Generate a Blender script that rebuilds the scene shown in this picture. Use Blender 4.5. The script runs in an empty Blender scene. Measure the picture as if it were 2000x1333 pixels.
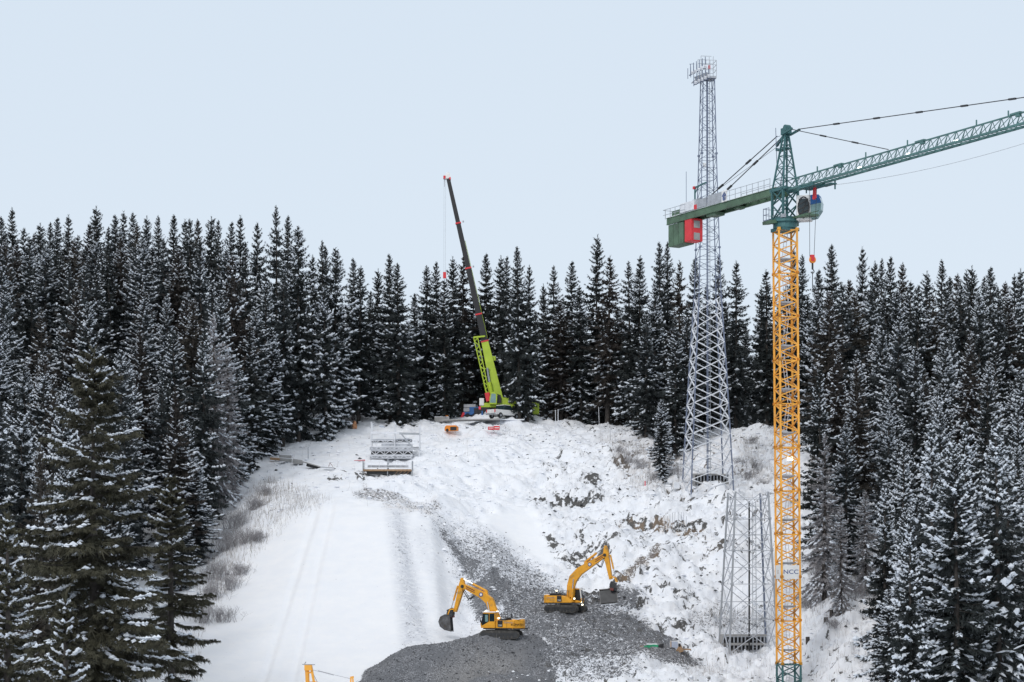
import bpy, math, random
import numpy as np
from mathutils import Vector, Matrix

# ---------------------------------------------------------------- camera, sky, sun, exposure
SC = bpy.context.scene
COL = SC.collection
R = math.radians
F = 3889.0      # focal length in photo pixels (70 mm on a 36 mm wide sensor, 2000 px wide)
HY = 1130.0     # photo row of the eye level
cam_data = bpy.data.cameras.new("camera")
cam = bpy.data.objects.new("camera", cam_data)
COL.objects.link(cam)
cam.location = (0, 0, 0)
cam.rotation_euler = (R(90), 0, 0)
cam_data.lens = 70
cam_data.sensor_width = 36
cam_data.shift_y = (HY - 666.5) / 2000.0
cam_data.clip_start = 1
cam_data.clip_end = 8000
SC.camera = cam

SUN_ELEV, SUN_AZ = 34.0, 205.0   # degrees; azimuth clockwise from +Y (the view direction)
world = bpy.data.worlds.new("World")
SC.world = world
world.use_nodes = True
wn, wl = world.node_tree.nodes, world.node_tree.links
wn.clear()
w_out = wn.new("ShaderNodeOutputWorld")
w_bg = wn.new("ShaderNodeBackground")
w_sky = wn.new("ShaderNodeTexSky")
w_sky.sky_type = 'NISHITA'
w_sky.sun_disc = False
w_sky.sun_elevation = R(SUN_ELEV)
w_sky.sun_rotation = R(SUN_AZ)
w_sky.dust_density = 2.0
w_geo = wn.new("ShaderNodeTexCoord")
w_sep = wn.new("ShaderNodeSeparateXYZ")
w_ramp = wn.new("ShaderNodeValToRGB")
w_noise = wn.new("ShaderNodeTexNoise")
w_noise.inputs["Scale"].default_value = 2.2
w_noise.inputs["Detail"].default_value = 3
w_add = wn.new("ShaderNodeMath"); w_add.operation = 'MULTIPLY_ADD'
w_add.inputs[1].default_value = 0.16
e = w_ramp.color_ramp.elements
# overcast cloud deck (values are divided by the Background strength further down)
e[0].position = 0.0;  e[0].color = (0.715, 0.795, 0.870, 1)
e[1].position = 1.0;  e[1].color = (0.80, 0.82, 0.85, 1)
x = e.new(0.20); x.color = (0.685, 0.772, 0.868, 1)
x = e.new(0.38); x.color = (0.665, 0.758, 0.86, 1)
w_scale = wn.new("ShaderNodeVectorMath"); w_scale.operation = 'SCALE'
w_scale.inputs["Scale"].default_value = 10.0
w_mix = wn.new("ShaderNodeMix"); w_mix.data_type = 'RGBA'
w_mix.inputs[0].default_value = 0.93
wl.new(w_geo.outputs["Generated"], w_sep.inputs[0])
wl.new(w_geo.outputs["Generated"], w_noise.inputs["Vector"])
wl.new(w_noise.outputs["Fac"], w_add.inputs[0])
wl.new(w_sep.outputs["Z"], w_add.inputs[2])
wl.new(w_add.outputs[0], w_ramp.inputs[0])
wl.new(w_ramp.outputs[0], w_scale.inputs[0])
wl.new(w_sky.outputs[0], w_mix.inputs[6])
wl.new(w_scale.outputs[0], w_mix.inputs[7])
wl.new(w_mix.outputs[2], w_bg.inputs["Color"])
w_bg.inputs["Strength"].default_value = 0.10
wl.new(w_bg.outputs[0], w_out.inputs[0])

sun_data = bpy.data.lights.new("sun", 'SUN')
sun_data.energy = 1.1
sun_data.angle = R(14)
sun_data.color = (1.0, 0.96, 0.92)
sun = bpy.data.objects.new("sun", sun_data)
COL.objects.link(sun)
_a = R(SUN_AZ)
_d = Vector((math.sin(_a) * math.cos(R(SUN_ELEV)), math.cos(_a) * math.cos(R(SUN_ELEV)), math.sin(R(SUN_ELEV))))
sun.rotation_euler = _d.to_track_quat('Z', 'Y').to_euler()
sun.location = (0, 0, 120)

SC.view_settings.view_transform = 'Standard'
SC.view_settings.look = 'None'
SC.view_settings.exposure = 0.11
SC.view_settings.gamma = 1.0
SC.view_settings.use_curve_mapping = False

rng = np.random.default_rng(7)
random.seed(7)

# ---------------------------------------------------------------- helpers
def P(px, py, Y):
    return Vector(((px - 1000) / F * Y, Y, (HY - py) / F * Y))

def link(o, parent=None):
    COL.objects.link(o)
    if parent is not None:
        o.parent = parent
    return o

def tag(o, label=None, cat=None, group=None, kind=None):
    if label: o["label"] = label
    if cat: o["category"] = cat
    if group: o["group"] = group
    if kind: o["kind"] = kind
    return o

def empty(name, loc=(0, 0, 0), rz=0.0, label=None, cat=None, group=None, s=1.0):
    o = bpy.data.objects.new(name, None)
    o.location = loc
    o.rotation_euler = (0, 0, rz)
    o.scale = (s, s, s)
    COL.objects.link(o)
    tag(o, label, cat, group)
    return o

def copy_tree(o, parent=None):
    c = o.copy(); COL.objects.link(c)
    if parent is not None: c.parent = parent
    for ch in list(o.children): copy_tree(ch, c)
    return c

def np_mesh(name, V, Fs, mats, mat_idx=None, smooth=False):
    """V (n,3), Fs (m,k) all faces with k corners"""
    me = bpy.data.meshes.new(name)
    V = np.asarray(V, dtype=np.float32); Fs = np.asarray(Fs, dtype=np.int32)
    n, m, k = len(V), len(Fs), Fs.shape[1]
    me.vertices.add(n); me.vertices.foreach_set("co", V.ravel())
    me.loops.add(m * k); me.loops.foreach_set("vertex_index", Fs.ravel())
    me.polygons.add(m)
    me.polygons.foreach_set("loop_start", np.arange(0, m * k, k, dtype=np.int32))
    me.polygons.foreach_set("loop_total", np.full(m, k, dtype=np.int32))
    for mt in mats: me.materials.append(mt)
    if mat_idx is not None:
        me.polygons.foreach_set("material_index", np.asarray(mat_idx, dtype=np.int32))
    me.polygons.foreach_set("use_smooth", np.full(m, smooth, dtype=bool))
    me.update(calc_edges=True)
    return me

class MB:
    """collects shapes into one mesh"""
    def __init__(self): self.v = []; self.f = []
    def add(self, vs, fs):
        b = len(self.v)
        self.v += [tuple(q) for q in vs]
        self.f += [tuple(b + i for i in q) for q in fs]
        return self
    def box(self, c, s, rz=0.0, ry=0.0, rx=0.0):
        M = Matrix.Rotation(rz, 3, 'Z') @ Matrix.Rotation(ry, 3, 'Y') @ Matrix.Rotation(rx, 3, 'X')
        c = Vector(c)
        vs = [c + M @ Vector((sx * s[0] / 2, sy * s[1] / 2, sz * s[2] / 2)) for sx in (-1, 1) for sy in (-1, 1) for sz in (-1, 1)]
        return self.add(vs, [(0, 1, 3, 2), (4, 6, 7, 5), (0, 4, 5, 1), (2, 3, 7, 6), (0, 2, 6, 4), (1, 5, 7, 3)])
    def span(self, a, b):
        a, b = Vector(a), Vector(b)
        return self.box((a + b) / 2, [abs(b[i] - a[i]) for i in range(3)])
    def bar(self, p, q, w, h=None, up=(0, 0, 1)):
        p, q = Vector(p), Vector(q); d = q - p
        if d.length < 1e-6: return self
        d.normalize(); h = h or w
        u = Vector(up)
        if abs(d.dot(u)) > .97: u = Vector((1, 0, 0))
        a = d.cross(u).normalized(); b = a.cross(d).normalized()
        vs = []
        for e_ in (p, q):
            for sa, sb in ((-1, -1), (1, -1), (1, 1), (-1, 1)):
                vs.append(e_ + a * sa * w / 2 + b * sb * h / 2)
        return self.add(vs, [(3, 2, 1, 0), (4, 5, 6, 7), (0, 1, 5, 4), (1, 2, 6, 5), (2, 3, 7, 6), (3, 0, 4, 7)])
    def tube(self, p, q, r0, r1=None, n=8, cap=True):
        p, q = Vector(p), Vector(q); d = (q - p).normalized()
        r1 = r0 if r1 is None else r1
        u = Vector((0, 0, 1)) if abs(d.z) < .97 else Vector((1, 0, 0))
        a = d.cross(u).normalized(); b = d.cross(a).normalized()
        vs = []
        for e_, r_ in ((p, r0), (q, r1)):
            for i in range(n):
                t = 2 * math.pi * i / n
                vs.append(e_ + a * math.cos(t) * r_ + b * math.sin(t) * r_)
        fs = [(i, (i + 1) % n, n + (i + 1) % n, n + i) for i in range(n)]
        if cap: fs += [tuple(range(n - 1, -1, -1)), tuple(range(n, 2 * n))]
        return self.add(vs, fs)
    def path(self, pts, r, n=6):
        for a, b in zip(pts[:-1], pts[1:]): self.tube(a, b, r, n=n)
        return self
    def prism(self, prof, y0, y1):
        """prof: (x,z) outline, extruded along y"""
        n = len(prof)
        vs = [(x, y0, z) for x, z in prof] + [(x, y1, z) for x, z in prof]
        fs = [tuple(range(n)), tuple(range(2 * n - 1, n - 1, -1))]
        fs += [(i, n + i, n + (i + 1) % n, (i + 1) % n) for i in range(n)]
        return self.add(vs, fs)
    def strip(self, pts, ws, y0, y1):
        """a bent beam in the xz plane: centre line points and widths"""
        up, lo = [], []
        for i, (x, z) in enumerate(pts):
            a = Vector(pts[max(i - 1, 0)]); b = Vector(pts[min(i + 1, len(pts) - 1)])
            d = (b - a).normalized(); nn = Vector((-d.y, d.x))
            up.append((x + nn.x * ws[i] / 2, z + nn.y * ws[i] / 2)); lo.append((x - nn.x * ws[i] / 2, z - nn.y * ws[i] / 2))
        for i in range(len(pts) - 1):
            self.prism([lo[i], lo[i + 1], up[i + 1], up[i]], y0, y1)
        return self
    def xform(self, M):
        self.v = [tuple(M @ Vector(q)) for q in self.v]; return self
    def build(self, name, mat, parent=None, bevel=0.0, smooth=False):
        me = bpy.data.meshes.new(name)
        me.from_pydata(self.v, [], self.f); me.update()
        me.materials.append(mat)
        if smooth: me.polygons.foreach_set("use_smooth", [True] * len(me.polygons))
        o = link(bpy.data.objects.new(name, me), parent)
        if bevel:
            m = o.modifiers.new("bevel", 'BEVEL'); m.width = bevel; m.segments = 2; m.limit_method = 'ANGLE'
        return o

def text_mesh(name, s, size, mat, parent, loc, rot, depth=0.01, wide=1.0):
    cu = bpy.data.curves.new(name, 'FONT'); cu.body = s; cu.size = size; cu.extrude = depth
    cu.align_x = 'CENTER'; cu.align_y = 'CENTER'
    t = bpy.data.objects.new(name, cu); COL.objects.link(t)
    dg = bpy.context.evaluated_depsgraph_get()
    me = bpy.data.meshes.new_from_object(t.evaluated_get(dg))
    bpy.data.objects.remove(t)
    me.materials.clear(); me.materials.append(mat)
    o = link(bpy.data.objects.new(name, me), parent)
    o.location = loc; o.rotation_euler = rot; o.scale = (wide, 1, 1)
    return o

# ---------------------------------------------------------------- materials
def mat(name, col, rough=0.6, metal=0.0, var=0.15, scale=1.5, bump=0.0, dirt=None, emit=None, objvar=0.0):
    m = bpy.data.materials.new(name); m.use_nodes = True
    nt = m.node_tree; b = nt.nodes["Principled BSDF"]
    b.inputs["Roughness"].default_value = rough; b.inputs["Metallic"].default_value = metal
    tc = nt.nodes.new("ShaderNodeTexCoord"); nz = nt.nodes.new("ShaderNodeTexNoise")
    nz.inputs["Scale"].default_value = scale; nz.inputs["Detail"].default_value = 6
    nt.links.new(tc.outputs["Object"], nz.inputs["Vector"])
    rp = nt.nodes.new("ShaderNodeValToRGB")
    rp.color_ramp.elements[0].position = .3; rp.color_ramp.elements[1].position = .7
    lo = dirt if dirt else tuple(c * (1 - var) for c in col)
    hi = tuple(min(1, c * (1 + var)) for c in col)
    rp.color_ramp.elements[0].color = (*lo, 1); rp.color_ramp.elements[1].color = (*hi, 1)
    if dirt: x = rp.color_ramp.elements.new(.42); x.color = (*tuple(c * (1 - var) for c in col), 1)
    nt.links.new(nz.outputs["Fac"], rp.inputs[0])
    out = rp.outputs[0]
    if objvar:
        oi = nt.nodes.new("ShaderNodeObjectInfo"); hs = nt.nodes.new("ShaderNodeHueSaturation")
        mr = nt.nodes.new("ShaderNodeMapRange"); mr.inputs[3].default_value = 1 - objvar; mr.inputs[4].default_value = 1 + objvar
        mr2 = nt.nodes.new("ShaderNodeMapRange"); mr2.inputs[3].default_value = .5 - objvar * .07; mr2.inputs[4].default_value = .5 + objvar * .05
        nt.links.new(oi.outputs["Random"], mr.inputs[0]); nt.links.new(mr.outputs[0], hs.inputs["Value"])
        nt.links.new(oi.outputs["Random"], mr2.inputs[0]); nt.links.new(mr2.outputs[0], hs.inputs["Hue"])
        nt.links.new(out, hs.inputs["Color"]); out = hs.outputs[0]
    nt.links.new(out, b.inputs["Base Color"])
    if bump:
        bp = nt.nodes.new("ShaderNodeBump"); bp.inputs["Strength"].default_value = bump; bp.inputs["Distance"].default_value = .05
        n2 = nt.nodes.new("ShaderNodeTexNoise"); n2.inputs["Scale"].default_value = scale * 8; n2.inputs["Detail"].default_value = 4
        nt.links.new(tc.outputs["Object"], n2.inputs["Vector"])
        nt.links.new(n2.outputs["Fac"], bp.inputs["Height"]); nt.links.new(bp.outputs[0], b.inputs["Normal"])
    if emit:
        b.inputs["Emission Color"].default_value = (*emit[0], 1); b.inputs["Emission Strength"].default_value = emit[1]
    return m

M = {
 'snow': mat('snow', (.84, .86, .90), .85, var=.04, scale=.8, bump=.2),
 'tree_snow': mat('tree_snow', (.72, .77, .84), .9, var=.06, scale=2),
 'needle_dark': mat('needle_dark', (.026, .033, .034), .75, var=.35, scale=.5, objvar=.45),
 'needle_brown': mat('needle_brown', (.040, .034, .028), .8, var=.35, scale=.5, objvar=.35),
 'needle_near': mat('needle_near', (.044, .042, .024), .75, var=.4, scale=.7),
 'bark': mat('bark', (.060, .052, .047), .9, var=.4, scale=3, bump=.5),
 'twig': mat('twig', (.30, .29, .30), .9, var=.3, scale=2),
 'yellow': mat('excavator_yellow', (.80, .37, .022), .48, var=.10, scale=1.6, dirt=(.42, .24, .07), bump=.08),
 'crane_yellow': mat('crane_yellow', (.90, .42, .055), .5, var=.12, scale=.7, dirt=(.66, .36, .12)),
 'crane_green': mat('crane_green', (.018, .105, .075), .5, var=.2, scale=.9, dirt=(.03, .07, .05)),
 'olive_green': mat('olive_green', (.085, .150, .095), .55, var=.18, scale=.8, dirt=(.06, .09, .06)),
 'teal': mat('teal_steel', (.050, .140, .145), .5, .2, var=.2, scale=.9),
 'galv': mat('galvanised_steel', (.40, .42, .45), .45, .35, var=.15, scale=1.4),
 'galv_bright': mat('frosted_steel', (.74, .76, .80), .55, .15, var=.12, scale=1.2),
 'jib_green': mat('weathered_jib_green', (.085, .185, .180), .5, .15, var=.2, scale=.6),
 'galv_mid': mat('grey_steel', (.50, .52, .56), .5, .2, var=.2, scale=1.5),
 'galv_blue': mat('blue_grey_steel', (.17, .20, .28), .5, .3, var=.18, scale=1.2),
 'steel_dark': mat('dark_steel', (.045, .047, .050), .5, .4, var=.25, scale=2, bump=.1),
 'rubber': mat('rubber', (.020, .020, .021), .8, var=.3, scale=3),
 'track': mat('muddy_track', (.075, .072, .068), .8, .2, var=.4, scale=4, bump=.4),
 'bucket': mat('worn_bucket', (.14, .14, .145), .45, .6, var=.3, scale=2.5, dirt=(.10, .08, .065), bump=.2),
 'glass': mat('cab_glass', (.02, .035, .042), .08, var=.2, scale=1),
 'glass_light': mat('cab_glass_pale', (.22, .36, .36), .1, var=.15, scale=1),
 'white': mat('white_paint', (.78, .78, .77), .45, var=.06, scale=1.3),
 'red': mat('red_paint', (.66, .035, .045), .5, var=.12, scale=1.3),
 'lime': mat('lime_paint', (.43, .58, .040), .45, var=.10, scale=.8),
 'black': mat('black_paint', (.014, .014, .016), .45, var=.3, scale=1),
 'blue': mat('blue_paint', (.015, .11, .33), .5, var=.15, scale=1),
 'signblue': mat('sign_blue', (.012, .05, .22), .5, var=.1, scale=1),
 'concrete': mat('concrete', (.34, .335, .33), .85, var=.15, scale=1.2, bump=.2),
 'wood': mat('timber', (.34, .22, .13), .8, var=.25, scale=2.5, bump=.2),
 'orange': mat('orange_paint', (.80, .25, .02), .5, var=.12, scale=1),
 'greytarp': mat('grey_tarp', (.36, .37, .40), .7, var=.12, scale=1),
 'green_tarp': mat('green_tarp', (.015, .30, .14), .55, var=.2, scale=2),
 'pink': mat('pink_paint', (.80, .06, .10), .6, var=.1, scale=2),
 'copper': mat('power_rail_copper', (.42, .20, .13), .5, .1, var=.15, scale=.6),
 'lamp': mat('lit_lamp', (.9, .88, .75), .3, emit=((1, .92, .68), 3.0)),
 'lamp_cool': mat('lit_lamp_cool', (.9, .9, .9), .3, emit=((.93, .97, 1), 2.4)),
 'chrome': mat('chrome_rod', (.6, .62, .65), .2, .8, var=.05),
 'reddirt': mat('dark_red_oxide', (.16, .035, .03), .6, var=.25, scale=2),
}
# ---------------------------------------------------------------- terrain
def h2(ix, iy, seed):
    ix = ix.astype(np.uint32); iy = iy.astype(np.uint32)
    n = ix * np.uint32(374761393) + iy * np.uint32(668265263) + np.uint32(seed * 1013 + 77)
    n = (n ^ (n >> np.uint32(13))) * np.uint32(1274126177)
    n = n ^ (n >> np.uint32(16))
    return (n & np.uint32(0xffffff)).astype(np.float64) / 0xffffff

def vnoise(x, y, seed=0):
    fx, fy = np.floor(x), np.floor(y)
    ix, iy = fx.astype(np.int64), fy.astype(np.int64)
    tx, ty = x - fx, y - fy
    tx = tx * tx * (3 - 2 * tx); ty = ty * ty * (3 - 2 * ty)
    a = h2(ix, iy, seed); b = h2(ix + 1, iy, seed); c = h2(ix, iy + 1, seed); d = h2(ix + 1, iy + 1, seed)
    return (a * (1 - tx) + b * tx) * (1 - ty) + (c * (1 - tx) + d * tx) * ty

def fbm(x, y, seed=0, octv=4):
    s = 0; a = .5; t = 0
    for i in range(octv):
        s = s + a * vnoise(x * 2 ** i + 17.3 * i, y * 2 ** i - 9.1 * i, seed + i); t += a; a *= .5
    return s / t

def sstep(a, b, x):
    t = np.clip((x - a) / (b - a), 0, 1); return t * t * (3 - 2 * t)

ctrl = []
def row(px, pts):
    for py, Y in pts:
        p = P(px, py, Y); ctrl.append((p.x, p.y, p.z))
def wrow(px, pts):
    for Y, z in pts: ctrl.append(((px - 1000) / F * Y, Y, z))
wrow(-150, [(110, -12), (150, -9), (210, -1), (260, 16), (324, 34), (380, 37)])
wrow(0, [(110, -12.5), (150, -9.5), (210, -3), (260, 14), (324, 33), (380, 36)])
wrow(160, [(150, -11), (190, -9), (230, 1), (275, 17), (324, 32.5), (380, 36)])
row(300, [(1333, 195), (1240, 213), (1130, 233), (1000, 255), (850, 290)]); wrow(300, [(150, -12.5), (324, 32), (380, 35)])
row(400, [(1333, 198), (1240, 214), (1130, 233), (1055, 247), (960, 265), (880, 288)]); wrow(400, [(322, 30.5)])
row(500, [(1333, 200), (1240, 214), (1130, 230), (1010, 247), (950, 262), (905, 283), (880, 297)]); wrow(500, [(324, 29), (380, 31)])
row(600, [(1333, 200), (1240, 213), (1150, 224), (1060, 236), (990, 247), (930, 265), (895, 286), (870, 300)]); wrow(600, [(322, 27), (380, 29)])
row(700, [(1333, 200), (1240, 213), (1150, 224), (1060, 236), (985, 247), (940, 262), (915, 275), (880, 293), (850, 308), (827, 320)]); wrow(700, [(350, 26), (380, 27)])
row(800, [(1333, 200), (1240, 213), (1150, 224), (1060, 236), (990, 247), (945, 260), (915, 274), (880, 293), (850, 308), (826, 321)])
row(860, [(1333, 200), (1240, 213), (1150, 224), (1060, 236), (1010, 244)])
row(900, [(1240, 214), (1160, 225), (1100, 234), (1040, 243), (980, 257), (930, 272), (880, 292), (845, 310), (820, 322)]); wrow(900, [(350, 26), (380, 26.5)])
row(1000, [(1333, 200), (1245, 217), (1190, 226), (1120, 239), (1050, 250), (990, 261), (930, 275), (880, 292), (845, 310), (819, 322)])
row(1060, [(1290, 208), (1190, 229), (1150, 236), (1100, 245), (1060, 250), (1010, 258), (950, 272), (900, 287), (860, 303), (832, 318)])
row(1150, [(1333, 200), (1290, 209), (1230, 221), (1175, 234), (1120, 243), (1090, 246), (1060, 247), (1035, 252), (990, 264), (960, 267), (935, 275), (900, 287), (860, 303), (838, 316)]); wrow(1150, [(350, 25.5), (385, 26)])
row(1250, [(1333, 201), (1270, 220), (1190, 232), (1100, 243), (1035, 254), (1015, 256), (960, 267), (915, 280), (880, 295), (850, 312)])
row(1330, [(1333, 202), (1270, 222), (1190, 233), (1100, 244), (1035, 253), (1010, 256), (955, 265), (920, 276), (880, 292), (850, 310)]); wrow(1330, [(350, 24.5), (385, 25)])
row(1400, [(1333, 209), (1278, 222), (1262, 229), (1180, 237), (1080, 247), (1000, 257), (957, 264), (950, 272)])
row(1480, [(1333, 213), (1283, 223), (1266, 229), (1180, 238), (1080, 248), (1000, 257), (960, 264), (945, 272), (890, 284), (846, 292)]); wrow(1480, [(330, 22), (380, 23)])
row(1600, [(1333, 214), (1250, 222), (1190, 229), (1100, 240), (1000, 256), (900, 282), (865, 310)]); wrow(1600, [(150, -12.5), (380, 23)])
wrow(1760, [(150, -12.5), (200, -10), (235, -1), (280, 12), (324, 21), (380, 23)])
wrow(2000, [(120, -12), (170, -11), (200, -8), (250, 5), (324, 21.5), (380, 23)])
wrow(2200, [(120, -12), (170, -10), (200, -6), (250, 7), (324, 22), (380, 24)])
wrow(1541, [(200, -13.0), (208, -12.6), (214, -11.6)]); wrow(1480, [(204, -12.2)])
for X in (-60, -30, 0, 30, 60):
    ctrl += [(X, 90, -13.2), (X, 150 if abs(X) < 40 else 130, -12.6)]
ctrl = np.array(ctrl)
cx, cy, cz = ctrl.T
def tps_U(r2): return np.where(r2 > 1e-9, r2 * np.log(np.maximum(r2, 1e-9)) * .5, 0)
_n = len(ctrl); _S = 50.0
_K = tps_U(((cx[:, None] - cx) ** 2 + (cy[:, None] - cy) ** 2) / _S ** 2) + np.eye(_n) * 2e-3
_Pm = np.stack([np.ones(_n), cx / _S, cy / _S], 1)
_A = np.block([[_K, _Pm], [_Pm.T, np.zeros((3, 3))]])
_W = np.linalg.solve(_A, np.concatenate([cz, np.zeros(3)]))
def base_z(x, y):
    x = np.asarray(x, float); y = np.asarray(y, float)
    sh = x.shape; x = x.ravel(); y = y.ravel()
    xc = np.clip(x, -110, 110); yc = np.clip(y, 85, 385)
    out = _W[_n] + _W[_n + 1] * xc / _S + _W[_n + 2] * yc / _S
    for i in range(_n):
        out = out + _W[i] * tps_U(((xc - cx[i]) ** 2 + (yc - cy[i]) ** 2) / _S ** 2)
    back = np.maximum(y - 385, 0)
    out = out - back * .03 - np.maximum(back - 150, 0) * .02
    out = np.maximum(out, -60)
    return out.reshape(sh)

def ridge(x, y, line, slope, r=.6):
    """heap of loose stone: highest along a 3-D crest line, falling away on both sides"""
    best = np.full(np.shape(x), -1e9)
    for a, b in zip(line[:-1], line[1:]):
        ax, ay, az = a; bx, by, bz = b
        dx, dy = bx - ax, by - ay
        t = np.clip(((x - ax) * dx + (y - ay) * dy) / (dx * dx + dy * dy), 0, 1)
        d = np.hypot(x - ax - t * dx, y - ay - t * dy)
        best = np.maximum(best, az + t * (bz - az) - slope * (np.sqrt(d * d + r * r) - r))
    return best
crestA = [tuple(P(*q)) for q in [(690, 1362, 194), (745, 1312, 199), (800, 1264, 204), (880, 1254, 206.5), (935, 1241, 209), (1035, 1239, 210), (1085, 1262, 209)]]
crestB = [tuple(P(*q)) for q in [(1035, 1208, 222), (1095, 1195, 225), (1140, 1197, 226), (1205, 1205, 226), (1250, 1240, 221)]]
crestC = [tuple(P(*q)) for q in [(868, 1022, 243), (905, 1040, 240), (985, 1120, 232)]]
def smax(a, b, k):
    h = np.clip(.5 + .5 * (a - b) / k, 0, 1)
    return b + (a - b) * h + k * h * (1 - h)
def ground0(x, y):
    z = base_z(x, y)
    pa = ridge(x, y, crestA, .62); pb = ridge(x, y, crestB, .5, 1.5)
    return smax(smax(z, pa, .35), pb, .5), pa - z, pb - z

def proj(x, y, z):
    yy = np.maximum(y, 20)
    return 1000 + F * x / yy, HY - F * z / yy

def poly_mask(px, py, poly, soft):
    """1 inside the outline, falling to 0 over `soft` photo pixels"""
    inside = np.zeros(px.shape, bool); dist = np.full(px.shape, 1e9)
    n = len(poly)
    for i in range(n):
        x1, y1 = poly[i]; x2, y2 = poly[(i + 1) % n]
        c = ((y1 > py) != (y2 > py)) & (px < (x2 - x1) * (py - y1) / (y2 - y1 + 1e-9) + x1)
        inside ^= c
        dx, dy = x2 - x1, y2 - y1
        t = np.clip(((px - x1) * dx + (py - y1) * dy) / (dx * dx + dy * dy), 0, 1)
        dist = np.minimum(dist, np.hypot(px - x1 - t * dx, py - y1 - t * dy))
    sd = np.where(inside, dist, -dist)
    return np.clip(.5 + sd / soft, 0, 1)

def axis(segs):
    out = []
    for a, b, st in segs: out += list(np.arange(a, b, st))
    return np.array(out + [segs[-1][1]])
gx = axis([(-1500, -400, 150), (-400, -110, 20), (-110, -48, 1.2), (-48, 40, .27), (40, 60, .6), (60, 110, 1.5), (110, 400, 20), (400, 1500, 150)])
gy = axis([(-300, 0, 60), (0, 150, 6), (150, 194, 1.2), (194, 300, .30), (300, 326, .4), (326, 390, 2), (390, 600, 12), (600, 2400, 200)])
GX, GY = np.meshgrid(gx, gy)
Z0, PA, PB = ground0(GX, GY)
PX, PY = proj(GX, GY, Z0)
vis = (GY > 190) & (GY < 330)

def pm(poly, soft=10): return poly_mask(PX, PY, poly, soft) * vis
wob = (fbm(GX * .35, GY * .35, 5) - .5) * 46
PXw, PYw = PX + wob, PY + (fbm(GX * .35, GY * .35, 9) - .5) * 30
def pmw(poly, soft=10): return poly_mask(PXw, PYw, poly, soft) * vis

apron = pm([(300, 1400), (455, 1130), (560, 1010), (640, 985), (790, 980), (860, 1010), (905, 1150), (900, 1250), (880, 1400)], 30)
ramp = pm([(930, 1010), (1030, 990), (1110, 1098), (1060, 1105), (960, 1035)], 14)
gA = sstep(-.15, .25, PA) * (GY > 190)
gB = sstep(-.5, .6, PB + (fbm(GX * .5, GY * .5, 3) - .5) * 1.6)
g_mid = pmw([(1000, 1140), (1075, 1150), (1200, 1180), (1265, 1215), (1255, 1290), (1090, 1300), (1060, 1262), (985, 1238), (975, 1160)], 26)
g_wedge = pmw([(838, 1006), (885, 1010), (975, 1050), (1050, 1110), (1100, 1165), (1090, 1200), (960, 1200), (905, 1130), (872, 1060)], 34)
g_patch = pmw([(915, 1120), (965, 1110), (1000, 1150), (975, 1190), (930, 1180)], 14)
g_strip = pm([(757, 990), (792, 990), (812, 1100), (846, 1260), (786, 1262), (770, 1100)], 26)
g_tip = pmw([(845, 1008), (875, 1015), (935, 1095), (915, 1110), (870, 1045)], 10)
g_right = pmw([(1090, 1290), (1230, 1240), (1290, 1270), (1230, 1330), (1100, 1325)], 22)
g_bench = pmw([(1125, 1150), (1250, 1165), (1250, 1185), (1140, 1182)], 16)
g_pit = pm([(1020, 962), (1060, 966), (1110, 968), (1195, 962), (1175, 990), (1110, 994), (1040, 988)], 9)
g_pit2 = pm([(1056, 1035), (1085, 1050), (1150, 1062), (1205, 1070), (1190, 1092), (1130, 1112), (1085, 1100), (1068, 1070)], 12)
g_pit3 = pm([(1118, 1148), (1200, 1142), (1212, 1166), (1140, 1172)], 7)
g_ledge = pm([(1205, 1020), (1240, 1012), (1330, 1012), (1385, 1022), (1370, 1042), (1300, 1040), (1235, 1034)], 7)
g_water = pm([(1205, 1135), (1255, 1090), (1300, 1066), (1300, 1078), (1262, 1105), (1225, 1140)], 6)
g_grass = pmw([(1340, 1190), (1440, 1180), (1510, 1200), (1500, 1240), (1350, 1235)], 20)
g_road = pm([(930, 838), (990, 830), (1020, 845), (985, 850), (960, 846)], 6)
g_mid2 = pmw([(700, 955), (790, 965), (850, 985), (860, 1004), (790, 1000), (700, 975)], 10)
g_rocks = [pm([(x0, y0), (x1, y0 - 4), (x1 + 4, y1), (x0 + 6, y1 + 3)], 6) for x0, y0, x1, y1 in
           [(1180, 905, 1225, 922), (690, 925, 712, 945), (636, 932, 668, 944), (1280, 1218, 1350, 1226), (1130, 935, 1165, 943), (1215, 868, 1240, 876), (1215, 1010, 1245, 1018), (1310, 1145, 1345, 1156), (1190, 1130, 1225, 1150), (1385, 1068, 1420, 1076)]]
g_rk = np.max(g_rocks, axis=0)

smooth_area = np.clip(apron + ramp, 0, 1)
rough = (1 - smooth_area) * sstep(640, 760, PX) * vis
rough = np.maximum(rough, .35 * (1 - smooth_area) * vis)
right = sstep(950, 1100, PX) * (1 - smooth_area)
left_bank = pm([(380, 1333), (400, 1050), (520, 940), (640, 980), (560, 1020), (450, 1140), (330, 1333)], 20)

# height detail: lumps, strata ledges running across the right-hand slope, ruts
n1 = fbm(GX * .22, GY * .22, 21, 4) - .5
n2 = fbm(GX * .8, GY * .9, 31, 4) - .5
n3 = fbm(GX * 2.3 + n2 * 2, GY * 2.3, 41, 3) - .5
ang = .45
sx_ = GX * math.cos(ang) + GY * math.sin(ang); sy_ = -GX * math.sin(ang) + GY * math.cos(ang)
strata = fbm(sx_ * .28, sy_ * 1.15 + n1 * 3, 51, 3)
ledge = sstep(.50, .56, strata) - .5
strata2 = fbm(sx_ * .5, sy_ * 2.2 + n1 * 4, 57, 3)
ledge2 = sstep(.52, .57, strata2) - .5
dz = rough * (n1 * 3.0 + n2 * 1.0 + n3 * .26)
dz += right * vis * rough * (ledge * .50 + ledge2 * .38) * sstep(860, 900, PY)
dz += smooth_area * (n1 * .25 + (fbm(GX * .15, GY * 2.0, 61, 2) - .5) * .05)
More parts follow.
